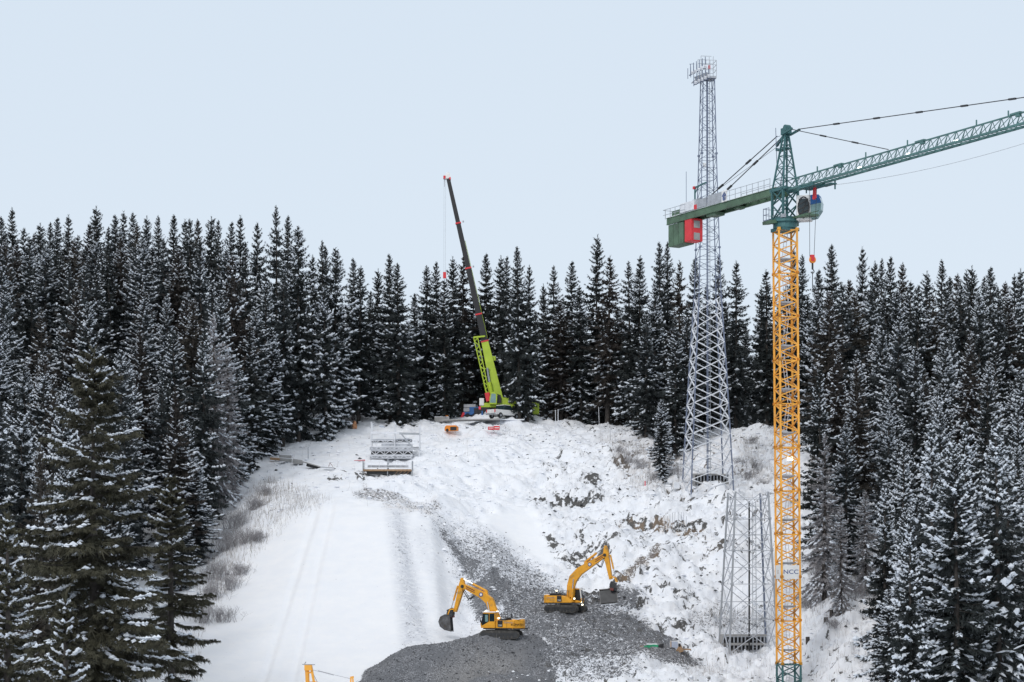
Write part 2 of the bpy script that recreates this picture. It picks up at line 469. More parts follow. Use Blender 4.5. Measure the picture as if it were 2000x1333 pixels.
grav = np.clip(np.maximum.reduce([gA, gB, g_mid, g_wedge * .8]), 0, 1)
dz = dz * (1 - grav * .6) + grav * (n2 * .35 + n3 * .22)
pits = np.clip(g_pit + g_pit2 + g_pit3 + g_ledge + g_rk, 0, 1)
dz += pits * (n3 * .7 + n2 * .4 + (fbm(GX * .7, GY * 3.4 + n2 * 2, 97, 3) - .5) * 1.1)
# two benches step down along the right edge of the groomed run
_m = sstep(985, 1030, PY) * sstep(1255, 1200, PY) * sstep(960, 900, PX) * vis * (1 - np.clip(gA, 0, 1))
dz -= .6 * sstep(-16, 16, PX - (781 + (PY - 1000) * .145)) * _m
dz -= .85 * sstep(-14, 16, PX - (852 + (PY - 1020) * .09)) * _m
# wheel tracks on the groomed run
for off in (0, 55):
    tx = 660 - (PY - 990) * .31 + off * (PY - 700) / 600 - 40
    dz -= apron * .22 * np.exp(-((PX - tx) / 6) ** 2) - apron * .10 * np.exp(-((PX - tx - 12) / 6) ** 2)
dz *= sstep(190, 205, GY) * .9 + .1
Z = Z0 + dz

# exposure of bare ground
gzx = np.gradient(Z, axis=1) / np.gradient(GX, axis=1); gzy = np.gradient(Z, axis=0) / np.gradient(GY, axis=0)
steep = np.hypot(gzx, gzy)
rock = sstep(1.9, 3.5, steep) * rough * .75
rock = np.maximum(rock, pits * (.26 + .44 * sstep(.42, .56, fbm(GX * 1.3 + n2, GY * 4.2, 71, 3))))
rock = np.maximum(rock, .56 * right * rough * sstep(.57, .63, fbm(sx_ * 1.2, sy_ * 3.6, 77, 3)) * sstep(.38, .55, fbm(GX * .18, GY * .18, 78, 3)))
g_front = poly_mask(PXw, PYw, [(700, 1345), (745, 1316), (800, 1270), (880, 1260), (1030, 1243), (1066, 1262), (1110, 1345), (1120, 1400), (700, 1400)], 36) * (GY > 188) * (GY < 214)
bare = np.maximum.reduce([gA * sstep(1160, 1040, PXw + (PY - 1290) * -.5), gA * .62, g_front, gB * .78, g_mid * .68, g_wedge * .46, g_patch * .84, g_tip * .75, g_right * .45, g_bench * .95,
                          g_mid2 * .45, g_road * .22, rough * .035, g_grass * .35])
side = pmw([(790, 1030), (850, 1020), (960, 1190), (900, 1260), (850, 1240), (835, 1100)], 20)
bare = np.maximum(bare, side * .16)
bare = bare * (1 - ramp) * np.where(gA > .5, 1, 1 - apron * .55)
bare = np.maximum(bare, g_strip * .16)
# light snow still lying on the right-hand skirt of the heaps
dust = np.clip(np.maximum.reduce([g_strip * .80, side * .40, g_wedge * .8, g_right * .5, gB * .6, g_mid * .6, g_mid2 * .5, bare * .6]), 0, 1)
tan = np.maximum(g_ledge * .8 * sstep(.45, .55, fbm(GX * .8, GY * .8, 88)), np.maximum(g_water, g_mid2 * .4))
tan = np.maximum(tan, .15 * sstep(.6, .75, fbm(GX * .12, GY * .12, 90)) * rough)
tan = np.maximum(tan, .4 * pmw([(1180, 860), (1500, 850), (1510, 960), (1230, 955)], 25) )
bare = np.maximum(bare, g_water * .6)
sand = pmw([(870, 1300), (950, 1276), (1015, 1286), (1035, 1360), (850, 1360)], 60) * gA
forest_floor = np.clip(sstep(1555, 1700, PX - (PY - 1333) * .15 * 0) * (GY > 150) + (1 - sstep(250, 420, PX)) * (GY > 150), 0, 1)

ny, nx = GX.shape
idx = np.arange(nx * ny).reshape(ny, nx)
quads = np.stack([idx[:-1, :-1], idx[:-1, 1:], idx[1:, 1:], idx[1:, :-1]], -1).reshape(-1, 4)
gm = np_mesh("ground", np.stack([GX, GY, Z], -1).reshape(-1, 3), quads, [], smooth=True)
for nm, arr in (("bare", bare), ("rock", rock), ("tan", tan), ("sand", sand), ("smoothness", smooth_area), ("dust", dust)):
    at = gm.attributes.new(nm, 'FLOAT', 'POINT'); at.data.foreach_set("value", arr.astype(np.float32).ravel())
ground_obj = link(bpy.data.objects.new("ground", gm)); tag(ground_obj, kind="structure")

def gz(x, y):
    """height of the built ground sheet, bilinear"""
    i = int(np.clip(np.searchsorted(gx, x) - 1, 0, nx - 2)); j = int(np.clip(np.searchsorted(gy, y) - 1, 0, ny - 2))
    tx = (x - gx[i]) / (gx[i + 1] - gx[i]); ty = (y - gy[j]) / (gy[j + 1] - gy[j])
    return float((Z[j, i] * (1 - tx) + Z[j, i + 1] * tx) * (1 - ty) + (Z[j + 1, i] * (1 - tx) + Z[j + 1, i + 1] * tx) * ty)
def gza(x, y):
    i = np.clip(np.searchsorted(gx, x) - 1, 0, nx - 2); j = np.clip(np.searchsorted(gy, y) - 1, 0, ny - 2)
    tx = (x - gx[i]) / (gx[i + 1] - gx[i]); ty = (y - gy[j]) / (gy[j + 1] - gy[j])
    return (Z[j, i] * (1 - tx) + Z[j, i + 1] * tx) * (1 - ty) + (Z[j + 1, i] * (1 - tx) + Z[j + 1, i + 1] * tx) * ty
def G(px, Y, dz=0.0):
    X = (px - 1000) / F * Y
    return Vector((X, Y, gz(X, Y) + dz))

def hitY(px, py, lo=196.0, hi=345.0):
    """distance at which the view ray through (px, py) first meets the ground"""
    Y = lo; st = .25
    while Y < hi:
        if gz((px - 1000) / F * Y, Y) >= (HY - py) / F * Y: return Y
        Y += st
    return hi
def HP(px, py, lo=196.0):
    Y = hitY(px, py, lo); return P(px, py, Y)

def ground_material():
    m = bpy.data.materials.new("snow_ground"); m.use_nodes = True
    nt = m.node_tree; N = nt.nodes.new; L = nt.links.new
    b = nt.nodes["Principled BSDF"]; b.inputs["Roughness"].default_value = .85
    tc = N("ShaderNodeTexCoord")
    def attr(n):
        a = N("ShaderNodeAttribute"); a.attribute_name = n; return a.outputs["Fac"]
    def noise(s, d=4, ro=.5, vec=None):
        a = N("ShaderNodeTexNoise"); a.inputs["Scale"].default_value = s; a.inputs["Detail"].default_value = d
        a.inputs["Roughness"].default_value = ro
        L(vec or tc.outputs["Object"], a.inputs["Vector"]); return a.outputs["Fac"]
    def mth(op, a, b_=None, c=None, clamp=False):
        n = N("ShaderNodeMath"); n.operation = op; n.use_clamp = clamp
        for i, v in enumerate((a, b_, c)):
            if v is None: continue
            if isinstance(v, (int, float)): n.inputs[i].default_value = v
            else: L(v, n.inputs[i])
        return n.outputs[0]
    def mrange(v, a, b_, smooth=True):
        n = N("ShaderNodeMapRange"); n.interpolation_type = 'SMOOTHSTEP' if smooth else 'LINEAR'
        L(v, n.inputs[0])
        for i, q in ((1, a), (2, b_)):
            if isinstance(q, (int, float)): n.inputs[i].default_value = q
            else: L(q, n.inputs[i])
        return n.outputs[0]
    def mix(f, a, b_):
        n = N("ShaderNodeMix"); n.data_type = 'RGBA'; L(f, n.inputs[0])
        for i, q in ((6, a), (7, b_)):
            if isinstance(q, tuple): n.inputs[i].default_value = (*q, 1)
            else: L(q, n.inputs[i])
        return n.outputs[2]
    def vor(s):
        v = N("ShaderNodeTexVoronoi"); v.inputs["Scale"].default_value = s; L(tc.outputs["Object"], v.inputs["Vector"])
        sp = N("ShaderNodeSeparateColor"); L(v.outputs["Color"], sp.inputs[0]); return v, sp
    bare_, rock_, tan_, sand_, smo_ = attr("bare"), attr("rock"), attr("tan"), attr("sand"), attr("smoothness")
    va, sa = vor(5.0); vb, sb = vor(10.5)
    # coverage threshold: stones of two sizes stick out of the snow
    rnd = mth('ADD', mth('MULTIPLY', sa.outputs[0], .5), mth('MULTIPLY', sb.outputs[0], .5))
    rnd = mth('ADD', rnd, mth('MULTIPLY', mth('SUBTRACT', noise(.9, 5, .6), .5), .42))
    stone = mrange(mth('SUBTRACT', mth('MULTIPLY_ADD', bare_, 1.12, -.02), rnd), -.04, .08)
    rk = mrange(mth('ADD', rock_, mth('MULTIPLY', mth('SUBTRACT', noise(3.5, 6, .75), .5), 1.1)), .42, .56)
    # colours
    ramp_ = N("ShaderNodeValToRGB"); L(sb.outputs[1], ramp_.inputs[0])
    ce = ramp_.color_ramp.elements
    ce[0].color = (.075, .079, .088, 1); ce[1].color = (.40, .41, .44, 1); q = ce.new(.6); q.color = (.185, .192, .208, 1)
    big = noise(.35, 5, .6)
    gcol = mix(mrange(big, .35, .7), ramp_.outputs[0], (.15, .157, .172))
    gcol = mix(mth('MULTIPLY', sand_, .5), gcol, (.30, .29, .28))
    gcol = mix(mth('MULTIPLY', tan_, .5), gcol, (.24, .19, .15))
    r2 = N("ShaderNodeValToRGB"); L(noise(5, 5, .7), r2.inputs[0])
    r2.color_ramp.elements[0].color = (.018, .020, .022, 1); r2.color_ramp.elements[1].color = (.17, .165, .16, 1)
    rcol = mix(mth('MULTIPLY', tan_, .75), r2.outputs[0], (.27, .19, .125))
    sn = mix(mrange(noise(.5, 6, .65), .3, .75), (.80, .83, .885), (.875, .885, .91))
    sn = mix(mth('MULTIPLY', smo_, .35), sn, (.86, .87, .885))
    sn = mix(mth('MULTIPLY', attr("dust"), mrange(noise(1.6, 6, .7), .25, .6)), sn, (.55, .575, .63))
    sn = mix(mth('MULTIPLY', tan_, mrange(noise(1.3, 5, .6), .42, .62)), sn, (.66, .61, .57))
    c = mix(stone, sn, gcol); c = mix(rk, c, rcol)
    L(c, b.inputs["Base Color"])
    bp = N("ShaderNodeBump"); bp.inputs["Strength"].default_value = .55; bp.inputs["Distance"].default_value = .12
    hgt = mth('ADD', mth('MULTIPLY', noise(3.0, 6, .65), mth('SUBTRACT', 1.15, smo_)), mth('MULTIPLY', mth('MULTIPLY', vb.outputs["Distance"], stone), 1.2))
    L(hgt, bp.inputs["Height"]); L(bp.outputs[0], b.inputs["Normal"])
    return m
gm.materials.append(ground_material())
# ---------------------------------------------------------------- spruce trees
def rot_about_z(a): return np.stack([np.cos(a), np.sin(a)], -1)

OCT_V = np.array([(1, 0, 0), (-1, 0, 0), (0, 1, 0), (0, -1, 0), (0, 0, 1), (0, 0, -1)], float)
OCT_F = np.array([(0, 2, 4), (2, 1, 4), (1, 3, 4), (3, 0, 4), (2, 0, 5), (1, 2, 5), (3, 1, 5), (0, 3, 5)])

def lumps(C, D, ln, wd, th, g):
    """snow lumps: irregular octahedra at C stretched along D"""
    n = len(C)
    D = D / (np.linalg.norm(D, axis=1, keepdims=True) + 1e-9)
    up = np.array([0, 0, 1.0]); S = np.cross(D, up); S /= (np.linalg.norm(S, axis=1, keepdims=True) + 1e-6)
    N_ = np.cross(S, D)
    jit = g.uniform(.7, 1.3, (n, 6))
    o = OCT_V[None] * jit[..., None]
    V = C[:, None] + o[..., 0:1] * D[:, None] * ln[:, None, None] + o[..., 1:2] * S[:, None] * wd[:, None, None] + o[..., 2:3] * N_[:, None] * th[:, None, None]
    Fs = OCT_F[None] + (np.arange(n) * 6)[:, None, None]
    return V.reshape(-1, 3), Fs.reshape(-1, 3)

def tri_fans(Pb, D, ln, wd, g, k=3, spread=.5):
    """k narrow drooping fingers per point"""
    n = len(Pb)
    D = D / (np.linalg.norm(D, axis=1, keepdims=True) + 1e-9)
    rnd = g.normal(size=(n, 3)); W = np.cross(D, rnd); W /= (np.linalg.norm(W, axis=1, keepdims=True) + 1e-6)
    VV = []
    for j in range(k):
        o = (j - (k - 1) / 2) / max((k - 1) / 2, 1) * spread
        l_ = ln * (1 - .35 * abs(o)) * g.uniform(.75, 1.2, n)
        d = D + W * o; d /= np.linalg.norm(d, axis=1, keepdims=True)
        tip = Pb + d * l_[:, None]
        side = W * (wd * .5)[:, None] + d * 0
        VV.append(np.stack([Pb - side + W * (o * wd * .6)[:, None], Pb + side + W * (o * wd * .6)[:, None], tip], 1))
    V = np.concatenate(VV, 0).reshape(-1, 3)
    return V, np.arange(len(V)).reshape(-1, 3)

def trunk_mesh(name, H, r, g, lean=0.0):
    zs = np.linspace(-1.5, H * .985, 9); n = 8
    V = []
    for i, z in enumerate(zs):
        rr = r * (1 - max(z, 0) / H) ** .8 + .012 + (.06 * r if i == 0 else 0)
        for a in range(n):
            t = 2 * math.pi * a / n
            V.append((rr * math.cos(t) + .02 * g.normal(), rr * math.sin(t) + .02 * g.normal(), z))
    Fs = []
    for i in range(len(zs) - 1):
        for a in range(n):
            Fs.append((i * n + a, i * n + (a + 1) % n, (i + 1) * n + (a + 1) % n, (i + 1) * n + a))
    return np_mesh(name, V, Fs, [M['bark']], smooth=True)

def spruce(name, H=25.0, Rm=2.7, seed=1, z0=.06, snow=.5, droop=.5, whorl=.74, per=5, sprays=14, fing=3, needle='needle_dark',
           cone=.72, spray_len=1.0, ragged=.3, clump=.5, snow_size=1.0, thin=1.0, topdark=.25, wide_at=.58, twig2=0, snow_side=.50, pitch0=17, lift=.16):
    g = np.random.default_rng(seed)
    zb = []; z = H * z0
    while z < H * .985:
        t_ = 1 - z / H
        zb.append(z); z += whorl * (.34 + .78 * t_ ** .5) * g.uniform(.75, 1.25)
    zb = np.array(zb)
    zz = np.repeat(zb, per) + g.normal(0, .14, len(zb) * per)
    keep = g.random(len(zz)) < thin
    zz = zz[keep]
    nb = len(zz)
    az = np.tile(np.arange(per) * 2 * math.pi / per, len(zb))[keep] + np.repeat(g.uniform(0, 6.28, len(zb)), per)[keep] + g.normal(0, .28, nb)
    t = np.clip(1 - zz / H, 0, 1)
    prof = np.where(t < wide_at, (t / wide_at) ** cone, 1 - (t - wide_at) * .55)
    # lobes: some sectors and heights hold longer boughs, others are gappy
    lob = 1 + ragged * (.35 + .65 * np.clip(t * 3, 0, 1)) * (fbm(az * 1.1 + seed, zz * .42, seed, 3) - .5) * 2.6
    L_ = Rm * (prof * 1.02 + .03) * lob * g.uniform(.72, 1.18, nb)
    L_ = np.maximum(L_, .16)
    pitch = np.radians(pitch0 + 14 * (1 - np.clip(t * 5, 0, 1)) - 92 * np.clip(t * 1.3, 0, 1) * droop) + g.normal(0, .1, nb)
    hd = np.stack([np.cos(az), np.sin(az), np.zeros(nb)], -1)
    side = np.stack([-np.sin(az), np.cos(az), np.zeros(nb)], -1)
    base = np.stack([np.zeros(nb), np.zeros(nb), zz], -1)
    def at(s, bi):
        """point at fraction s of bough bi: falls, then lifts at its tip"""
        l = L_[bi] * s
        zoff = l * np.tan(pitch[bi]) + L_[bi] * lift * s ** 3 - L_[bi] * .10 * droop * np.sin(s * 3.0)
        return base[bi] + hd[bi] * l[:, None] + np.array([0, 0, 1.0]) * zoff[:, None]
    frac = np.clip(L_ / Rm, 0, 1.1)
    ns = np.maximum((sprays * np.clip(frac, .34, 1.1)).astype(int), 4)
    bi = np.repeat(np.arange(nb), ns)
    k = np.concatenate([np.arange(q) for q in ns]); s = (.08 + .94 * (k + .5) / ns[bi]) + g.normal(0, .03, len(bi))
    s = np.clip(s, .03, 1.04)
    Pp = at(s, bi)
    sgn = np.where(k % 2 == 0, 1, -1)
    fan = g.uniform(.45, 1.05, len(bi)) * (1 - .8 * (s > .90))
    D = hd[bi] * np.cos(fan)[:, None] + side[bi] * (sgn * np.sin(fan))[:, None]
    dn = (g.uniform(.10, .85, len(bi)) * droop * 1.5 * (.15 + t[bi]) - .25 * (1 - np.clip(t[bi] * 5, 0, 1)))
    D = D - np.array([0, 0, 1.0]) * dn[:, None]
    sl = spray_len * (.32 + .78 * frac[bi]) * (1.15 - .60 * s) * g.uniform(.75, 1.25, len(bi))
    Vs, Fs_, Mi = [], [], []
    off = 0
    def push(V, F_, m_):
        nonlocal off
        Vs.append(V); Fs_.append(F_ + off); Mi.append(np.full(len(F_), m_)); off += len(V)
    # boughs themselves
    a0, a1 = at(np.full(nb, 0.0), np.arange(nb)), at(np.full(nb, .55), np.arange(nb)); a2 = at(np.full(nb, 1.0), np.arange(nb))
    for p, q, w0, w1 in ((a0, a1, .05, .03), (a1, a2, .03, .01)):
        w0 *= max(H / 25, .6)
        upv = np.array([0, 0, 1.0]) * w0
        V = np.stack([p - side * w0, p + side * w0, q, p + upv, p - upv, q], 1).reshape(-1, 3)
        push(V, np.arange(len(V)).reshape(-1, 3), 1)
    if twig2:
        # second order: every spray is a twig that carries hanging twiglets
        m = len(bi)
        Dn = D / np.linalg.norm(D, axis=1, keepdims=True)
        tb = np.repeat(np.arange(m), twig2); u = np.tile((np.arange(twig2) + .6) / twig2, m) + g.normal(0, .04, m * twig2)
        Q = Pp[tb] + Dn[tb] * (sl[tb] * u)[:, None] - np.array([0, 0, 1.0]) * (.10 * sl[tb] * u ** 2)[:, None]
        sd = np.cross(Dn[tb], np.array([0, 0, 1.0])); sd /= np.linalg.norm(sd, axis=1, keepdims=True) + 1e-6
        D2 = Dn[tb] * .55 + sd * (g.uniform(-.9, .9, len(tb)))[:, None] - np.array([0, 0, 1.0]) * g.uniform(.1, 1.7, len(tb))[:, None] * droop * 1.3
        V, F_ = tri_fans(Q, D2, sl[tb] * .42 * g.uniform(.6, 1.3, len(tb)), np.full(len(tb), .05), g, fing, .55)
        push(V, F_, 0)
    else:
        V, F_ = tri_fans(Pp, D, sl, sl * .34, g, fing, .62)
        push(V, F_, 0)
        # hanging needles below the bough
        D3 = hd[bi] * .25 - np.array([0, 0, 1.0]) + side[bi] * g.normal(0, .35, len(bi))[:, None]
        V, F_ = tri_fans(Pp, D3, sl * .62, sl * .36, g, 2, .5)
        push(V, F_, 0)
    # leader at the very top
    pz = np.linspace(H * .955, H * 1.0, 7); C = np.stack([0 * pz, 0 * pz, pz], -1)
    V, F_ = tri_fans(np.repeat(C, 4, 0), np.concatenate([g.normal(0, .5, (28, 2)), np.full((28, 1), .7)], 1), np.full(28, .38), np.full(28, .10), g, 1, 0)
    push(V, F_, 0)
    # snow: some boughs carry pads on their backs and on the tips of the side sprays
    bsn = fbm(az * 1.1 + 3, zz * .34, seed + 5, 2) * 1.25 - .125 + g.normal(0, .07, nb)          # one value per bough
    load = np.clip(snow * sstep(.5 - clump * .5, .5 + clump * .3, bsn) * (1.0 - topdark * sstep(.70, .97, zz / H)), 0, 1.3)
    prob = load[bi] * (.35 + .75 * s) * snow_side
    sel = g.random(len(bi)) < prob
    if sel.any():
        Dn_ = D[sel] / np.linalg.norm(D[sel], axis=1, keepdims=True)
        l_ = sl[sel] * g.uniform(.34, .62, sel.sum()) * snow_size * (1 if not twig2 else .62)
        Q = Pp[sel] + Dn_ * (sl[sel] * g.uniform(.15, .5, sel.sum()))[:, None] + np.array([0, 0, .04])
        V, F_ = lumps(Q, D[sel] + hd[bi][sel] * .3, l_, l_ * g.uniform(.30, .5, sel.sum()), l_ * g.uniform(.16, .30, sel.sum()), g)
        push(V, F_, 2)
    nk = 16 if twig2 else 5
    s2 = np.linspace(.30, 1.0, nk); b2 = np.repeat(np.arange(nb), nk); ss = np.clip(np.tile(s2, nb) + g.normal(0, .02, nb * nk), 0, 1.05)
    keep = g.random(len(b2)) < np.clip(load[b2] * 1.25, 0, .95) * (.45 + .6 * ss)
    if keep.any():
        Q = at(ss, b2)[keep] + np.array([0, 0, .06]); dd = (at(np.clip(ss + .06, 0, 1.12), b2) - at(ss, b2))[keep]
        l_ = np.maximum(L_[b2][keep] * .70 / nk * g.uniform(.75, 1.25, keep.sum()), .07)
        wd_ = (.10 if twig2 else .23) * snow_size * (.35 + .75 * frac[b2][keep]) * g.uniform(.6, 1.5, len(l_))
        V, F_ = lumps(Q, dd, l_, wd_, wd_ * g.uniform(.45, .85, len(l_)), g)
        push(V, F_, 2)
    V = np.concatenate(Vs); F_ = np.concatenate(Fs_); Mi = np.concatenate(Mi)
    crown = np_mesh(name + "_crown", V, F_, [M[needle], M['bark'], M['tree_snow']], Mi)
    tr = trunk_mesh(name + "_trunk", H, .012 * H + .04, g)
    return crown, tr

PROTO = {}
def proto(k, **kw): PROTO[k] = spruce(k, **kw)
proto('dark1', seed=11, Rm=3.1, snow=.40, z0=.08, ragged=.30)
proto('dark2', seed=12, Rm=3.6, snow=.45, z0=.05, cone=.85, ragged=.4)
proto('dark3', seed=13, cone=.66, Rm=2.9, snow=.34, z0=.10, ragged=.5, thin=.88)
proto('dark4', seed=14, Rm=3.3, snow=.38, z0=.06, ragged=.5, thin=.9, cone=.65, whorl=.75)
proto('mid1', seed=21, Rm=3.5, snow=.92, z0=.05, ragged=.4)
proto('mid2', seed=22, Rm=3.2, snow=.92, z0=.04, cone=.8, ragged=.35, needle='needle_brown', whorl=.78)
proto('mid3', seed=23, Rm=3.0, snow=.82, z0=.06, ragged=.5)
proto('white1', seed=31, Rm=3.2, snow=1.15, z0=.03, ragged=.3, snow_size=1.15, clump=.8, topdark=0)
proto('white2', seed=32, Rm=3.0, snow=1.0, z0=.04, ragged=.45, snow_size=1.1, clump=.7, topdark=.1, whorl=.75)
proto('white3', seed=33, Rm=3.5, snow=1.1, z0=.03, ragged=.35, snow_size=1.2, clump=.8, topdark=0, cone=.85)
proto('bare1', seed=41, Rm=2.9, snow=.30, z0=.16, ragged=.55, thin=.85, needle='needle_brown', droop=.65)
proto('bare2', seed=42, Rm=3.2, snow=.34, z0=.12, ragged=.5, thin=.88, droop=.6)
proto('frost1', seed=51, Rm=3.2, snow=.70, z0=.08, ragged=.5, thin=.85, needle='twig', snow_size=.8, spray_len=.9, droop=.75, fing=2)
proto('brown1', seed=61, Rm=3.2, snow=.60, z0=.07, ragged=.45, needle='needle_brown')
PH = 25.0

def plant(kind, px, top, Y, wid=None, label=None, group=None, name='spruce_tree', lean=0.0):
    """a tree whose foot stands on the ground at (px, Y) and whose tip reaches photo row `top`"""
    b = G(px, Y)
    h = (HY - top) / F * Y - b.z
    cr, tr = PROTO[kind]
    root = empty(name, b, random.uniform(0, 6.28), label, 'tree', group)
    sz = h / PH
    sw = sz if wid is None else wid * (.80 if kind.startswith('white') else .88)
    root.scale = (sw, sw, sz)
    root.rotation_euler = (random.gauss(0, .008) + 0, random.gauss(0, .008) + lean, random.uniform(0, 6.28))
    link(bpy.data.objects.new("trunk", tr), root)
    link(bpy.data.objects.new("crown", cr), root)
    return root, h

# --- skyline and rim trees, one by one: (photo x, photo y of tip, distance, kind, width factor)
D3 = ['dark1', 'dark2', 'dark3']
sky_left = [(2, 425), (24, 408), (47, 447), (64, 458), (79, 438), (97, 436), (112, 427), (134, 422), (152, 462), (172, 439), (189, 404), (208, 445), (222, 422),
            (243, 414), (257, 416), (268, 440), (283, 424), (308, 423), (337, 422), (361, 431), (373, 430), (387, 431), (410, 425), (428, 431), (449, 436), (467, 423), (501, 438)]
rim = [ # left rim down the run, then across the top
    (541, 404, 318, 'dark2', .98), (561, 424, 324, 'dark1', .95), (583, 443, 303, 'mid1', 1.25), (553, 520, 300, 'dark1', 1.0), (520, 530, 296, 'mid3', 1.0),
    (610, 500, 322, 'dark3', .9), (627, 472, 325, 'dark2', .85), (640, 482, 330, 'dark1', .8), (654, 486, 311, 'mid1', 1.15), (636, 560, 305, 'white2', 1.0),
    (500, 600, 288, 'mid1', 1.15), (530, 640, 290, 'white2', .95), (455, 502, 276, 'brown1', 1.15), (486, 640, 275, 'mid3', 1.0), (432, 580, 262, 'mid1', 1.15), (462, 700, 268, 'white2', 1.0),
    (418, 620, 255, 'frost1', 1.15), (446, 690, 258, 'frost1', 1.0), (395, 640, 250, 'mid3', 1.0), (382, 905, 238, 'white1', .95), (362, 820, 240, 'mid1', .8), (340, 760, 236, 'mid2', 1.0), (352, 985, 229, 'white2', .75),
    (690, 506, 324, 'dark1', .95), (700, 521, 319, 'bare2', 1.1), (738, 527, 332, 'dark3', .9), (722, 570, 340, 'dark1', .9), (762, 499, 322, 'dark1', 1.0), (779, 517, 318, 'dark2', 1.3),
    (750, 620, 338, 'dark2', .9), (806, 575, 345, 'dark1', .9), (833, 521, 326, 'dark2', 1.15), (855, 513, 328, 'dark1', .95), (868, 548, 324, 'mid3', .95), (884, 503, 328, 'dark3', 1.0),
    (903, 499, 334, 'bare1', 1.1), (925, 560, 335, 'dark1', 1.0), (953, 497, 336, 'dark1', 1.05), (975, 501, 338, 'dark3', 1.0), (987, 503, 334, 'dark1', .9), (940, 590, 338, 'dark2', 1.1), (1014, 484, 319, 'dark1', 1.0),
    (1030, 520, 320, 'mid3', .85), (1060, 556, 338, 'dark3', .8), (1048, 610, 345, 'dark1', .9), (1082, 521, 330, 'dark2', 1.0), (1118, 512, 328, 'dark1', 1.05), (1096, 590, 324, 'brown1', 1.15), (1135, 560, 324, 'mid3', 1.1),
    (1162, 461, 329, 'dark3', 1.05), (1186, 502, 321, 'bare1', 1.25), (1174, 610, 334, 'dark1', 1.0), (1206, 600, 324, 'brown1', 1.0), (1233, 512, 320, 'dark2', 1.05), (1246, 502, 312, 'mid3', 1.1),
    (1288, 476, 318, 'dark1', 1.0), (1305, 475, 322, 'dark2', 1.0), (1278, 560, 306, 'white2', .9), (1262, 610, 302, 'dark1', .95), (1328, 511, 310, 'bare1', 1.0), (1292, 780, 272, 'white2', .62),
    (1355, 505, 312, 'dark1', .95), (1340, 600, 290, 'mid3', .95), (1378, 560, 315, 'dark2', 1.0), (1402, 500, 315, 'dark2', 1.0), (1395, 620, 300, 'dark1', 1.0), (1318, 640, 288, 'mid3', .9), (1370, 690, 295, 'dark3', 1.1), (1418, 590, 330, 'dark1', .8),
    (1437, 511, 306, 'bare2', 1.05), (1455, 640, 345, 'dark3', .7), (1485, 562, 335, 'dark3', .85), (1499, 528, 308, 'bare2', 1.1), (1480, 700, 348, 'dark1', .9), (1520, 600, 320, 'dark1', 1.0),
    (1548, 492, 312, 'dark1', 1.0), (1563, 500, 308, 'dark2', 1.0), (1536, 560, 330, 'dark3', .9), (1600, 530, 312, 'dark1', 1.05), (1580, 580, 300, 'mid3', 1.05)]
sky_right = [(1629, 480), (1660, 548), (1683, 484), (1705, 513), (1719, 507), (1741, 504), (1758, 516), (1775, 550), (1809, 532), (1840, 509), (1855, 543),
             (1869, 537), (1887, 530), (1900, 522), (1921, 543), (1938, 524), (1964, 553), (1983, 537), (1994, 527)]
placed = []   # (px, Y, X)
forest = []   # (root, zone, px, top)
for i, (px, top) in enumerate(sky_left):
    Y = 318 + (i * 37 % 23)
    r_, h_ = plant(['dark1', 'dark2', 'dark3', 'brown1', 'dark4', 'bare2'][(i * 5) % 6], px, top, Y, .92 + .2 * random.random(), group='spruces of the left-hand forest')
    forest.append((r_, 'left skyline', px, top)); placed.append((r_.location.x, Y))
for px, top, Y, kd, w in rim:
    zone = 'left rim' if px < 670 else ('middle row' if px < 1430 else 'behind crane')
    r_, h_ = plant(kd, px, top, Y, w, group={'left rim': 'spruces of the left-hand forest', 'middle row': 'spruces along the top of the slope', 'behind crane': 'spruces along the top of the slope'}[zone])
    forest.append((r_, zone, px, top)); placed.append((r_.location.x, Y))
for i, (px, top) in enumerate(sky_right):
    Y = 306 + (i * 31 % 21)
    r_, h_ = plant(['dark1', 'mid3', 'dark2', 'brown1', 'dark3'][(i * 3) % 5], px, top, Y, .95 + .2 * random.random(), group='spruces of the right-hand forest')
    forest.append((r_, 'right skyline', px, top)); placed.append((r_.location.x, Y))

# a second row fills the wall just behind and below the skyline
for i, px in enumerate([12, 36, 57, 88, 106, 124, 144, 162, 182, 200, 216, 234, 262, 276, 296, 322, 350, 396, 440, 484]):
    Y = 300 + (i * 29 % 17); top = 462 + (i * 17 % 31)
    r_, h_ = plant(['dark4', 'mid3', 'dark2', 'brown1', 'mid1'][(i * 3) % 5], px, top, Y, 1.02 + .2 * random.random(), group='spruces of the left-hand forest')
    forest.append((r_, 'left forest', px, top)); placed.append((r_.location.x, Y))
for i, px in enumerate([1645, 1670, 1696, 1730, 1752, 1790, 1824, 1848, 1878, 1912, 1950, 1972]):
    Y = 292 + (i * 29 % 13); top = 556 + (i * 17 % 27)
    r_, h_ = plant(['dark4', 'mid3', 'mid1', 'brown1', 'dark2'][(i * 3) % 5], px, top, Y, 1.0 + .2 * random.random(), group='spruces of the right-hand forest')
    forest.append((r_, 'right forest', px, top)); placed.append((r_.location.x, Y))

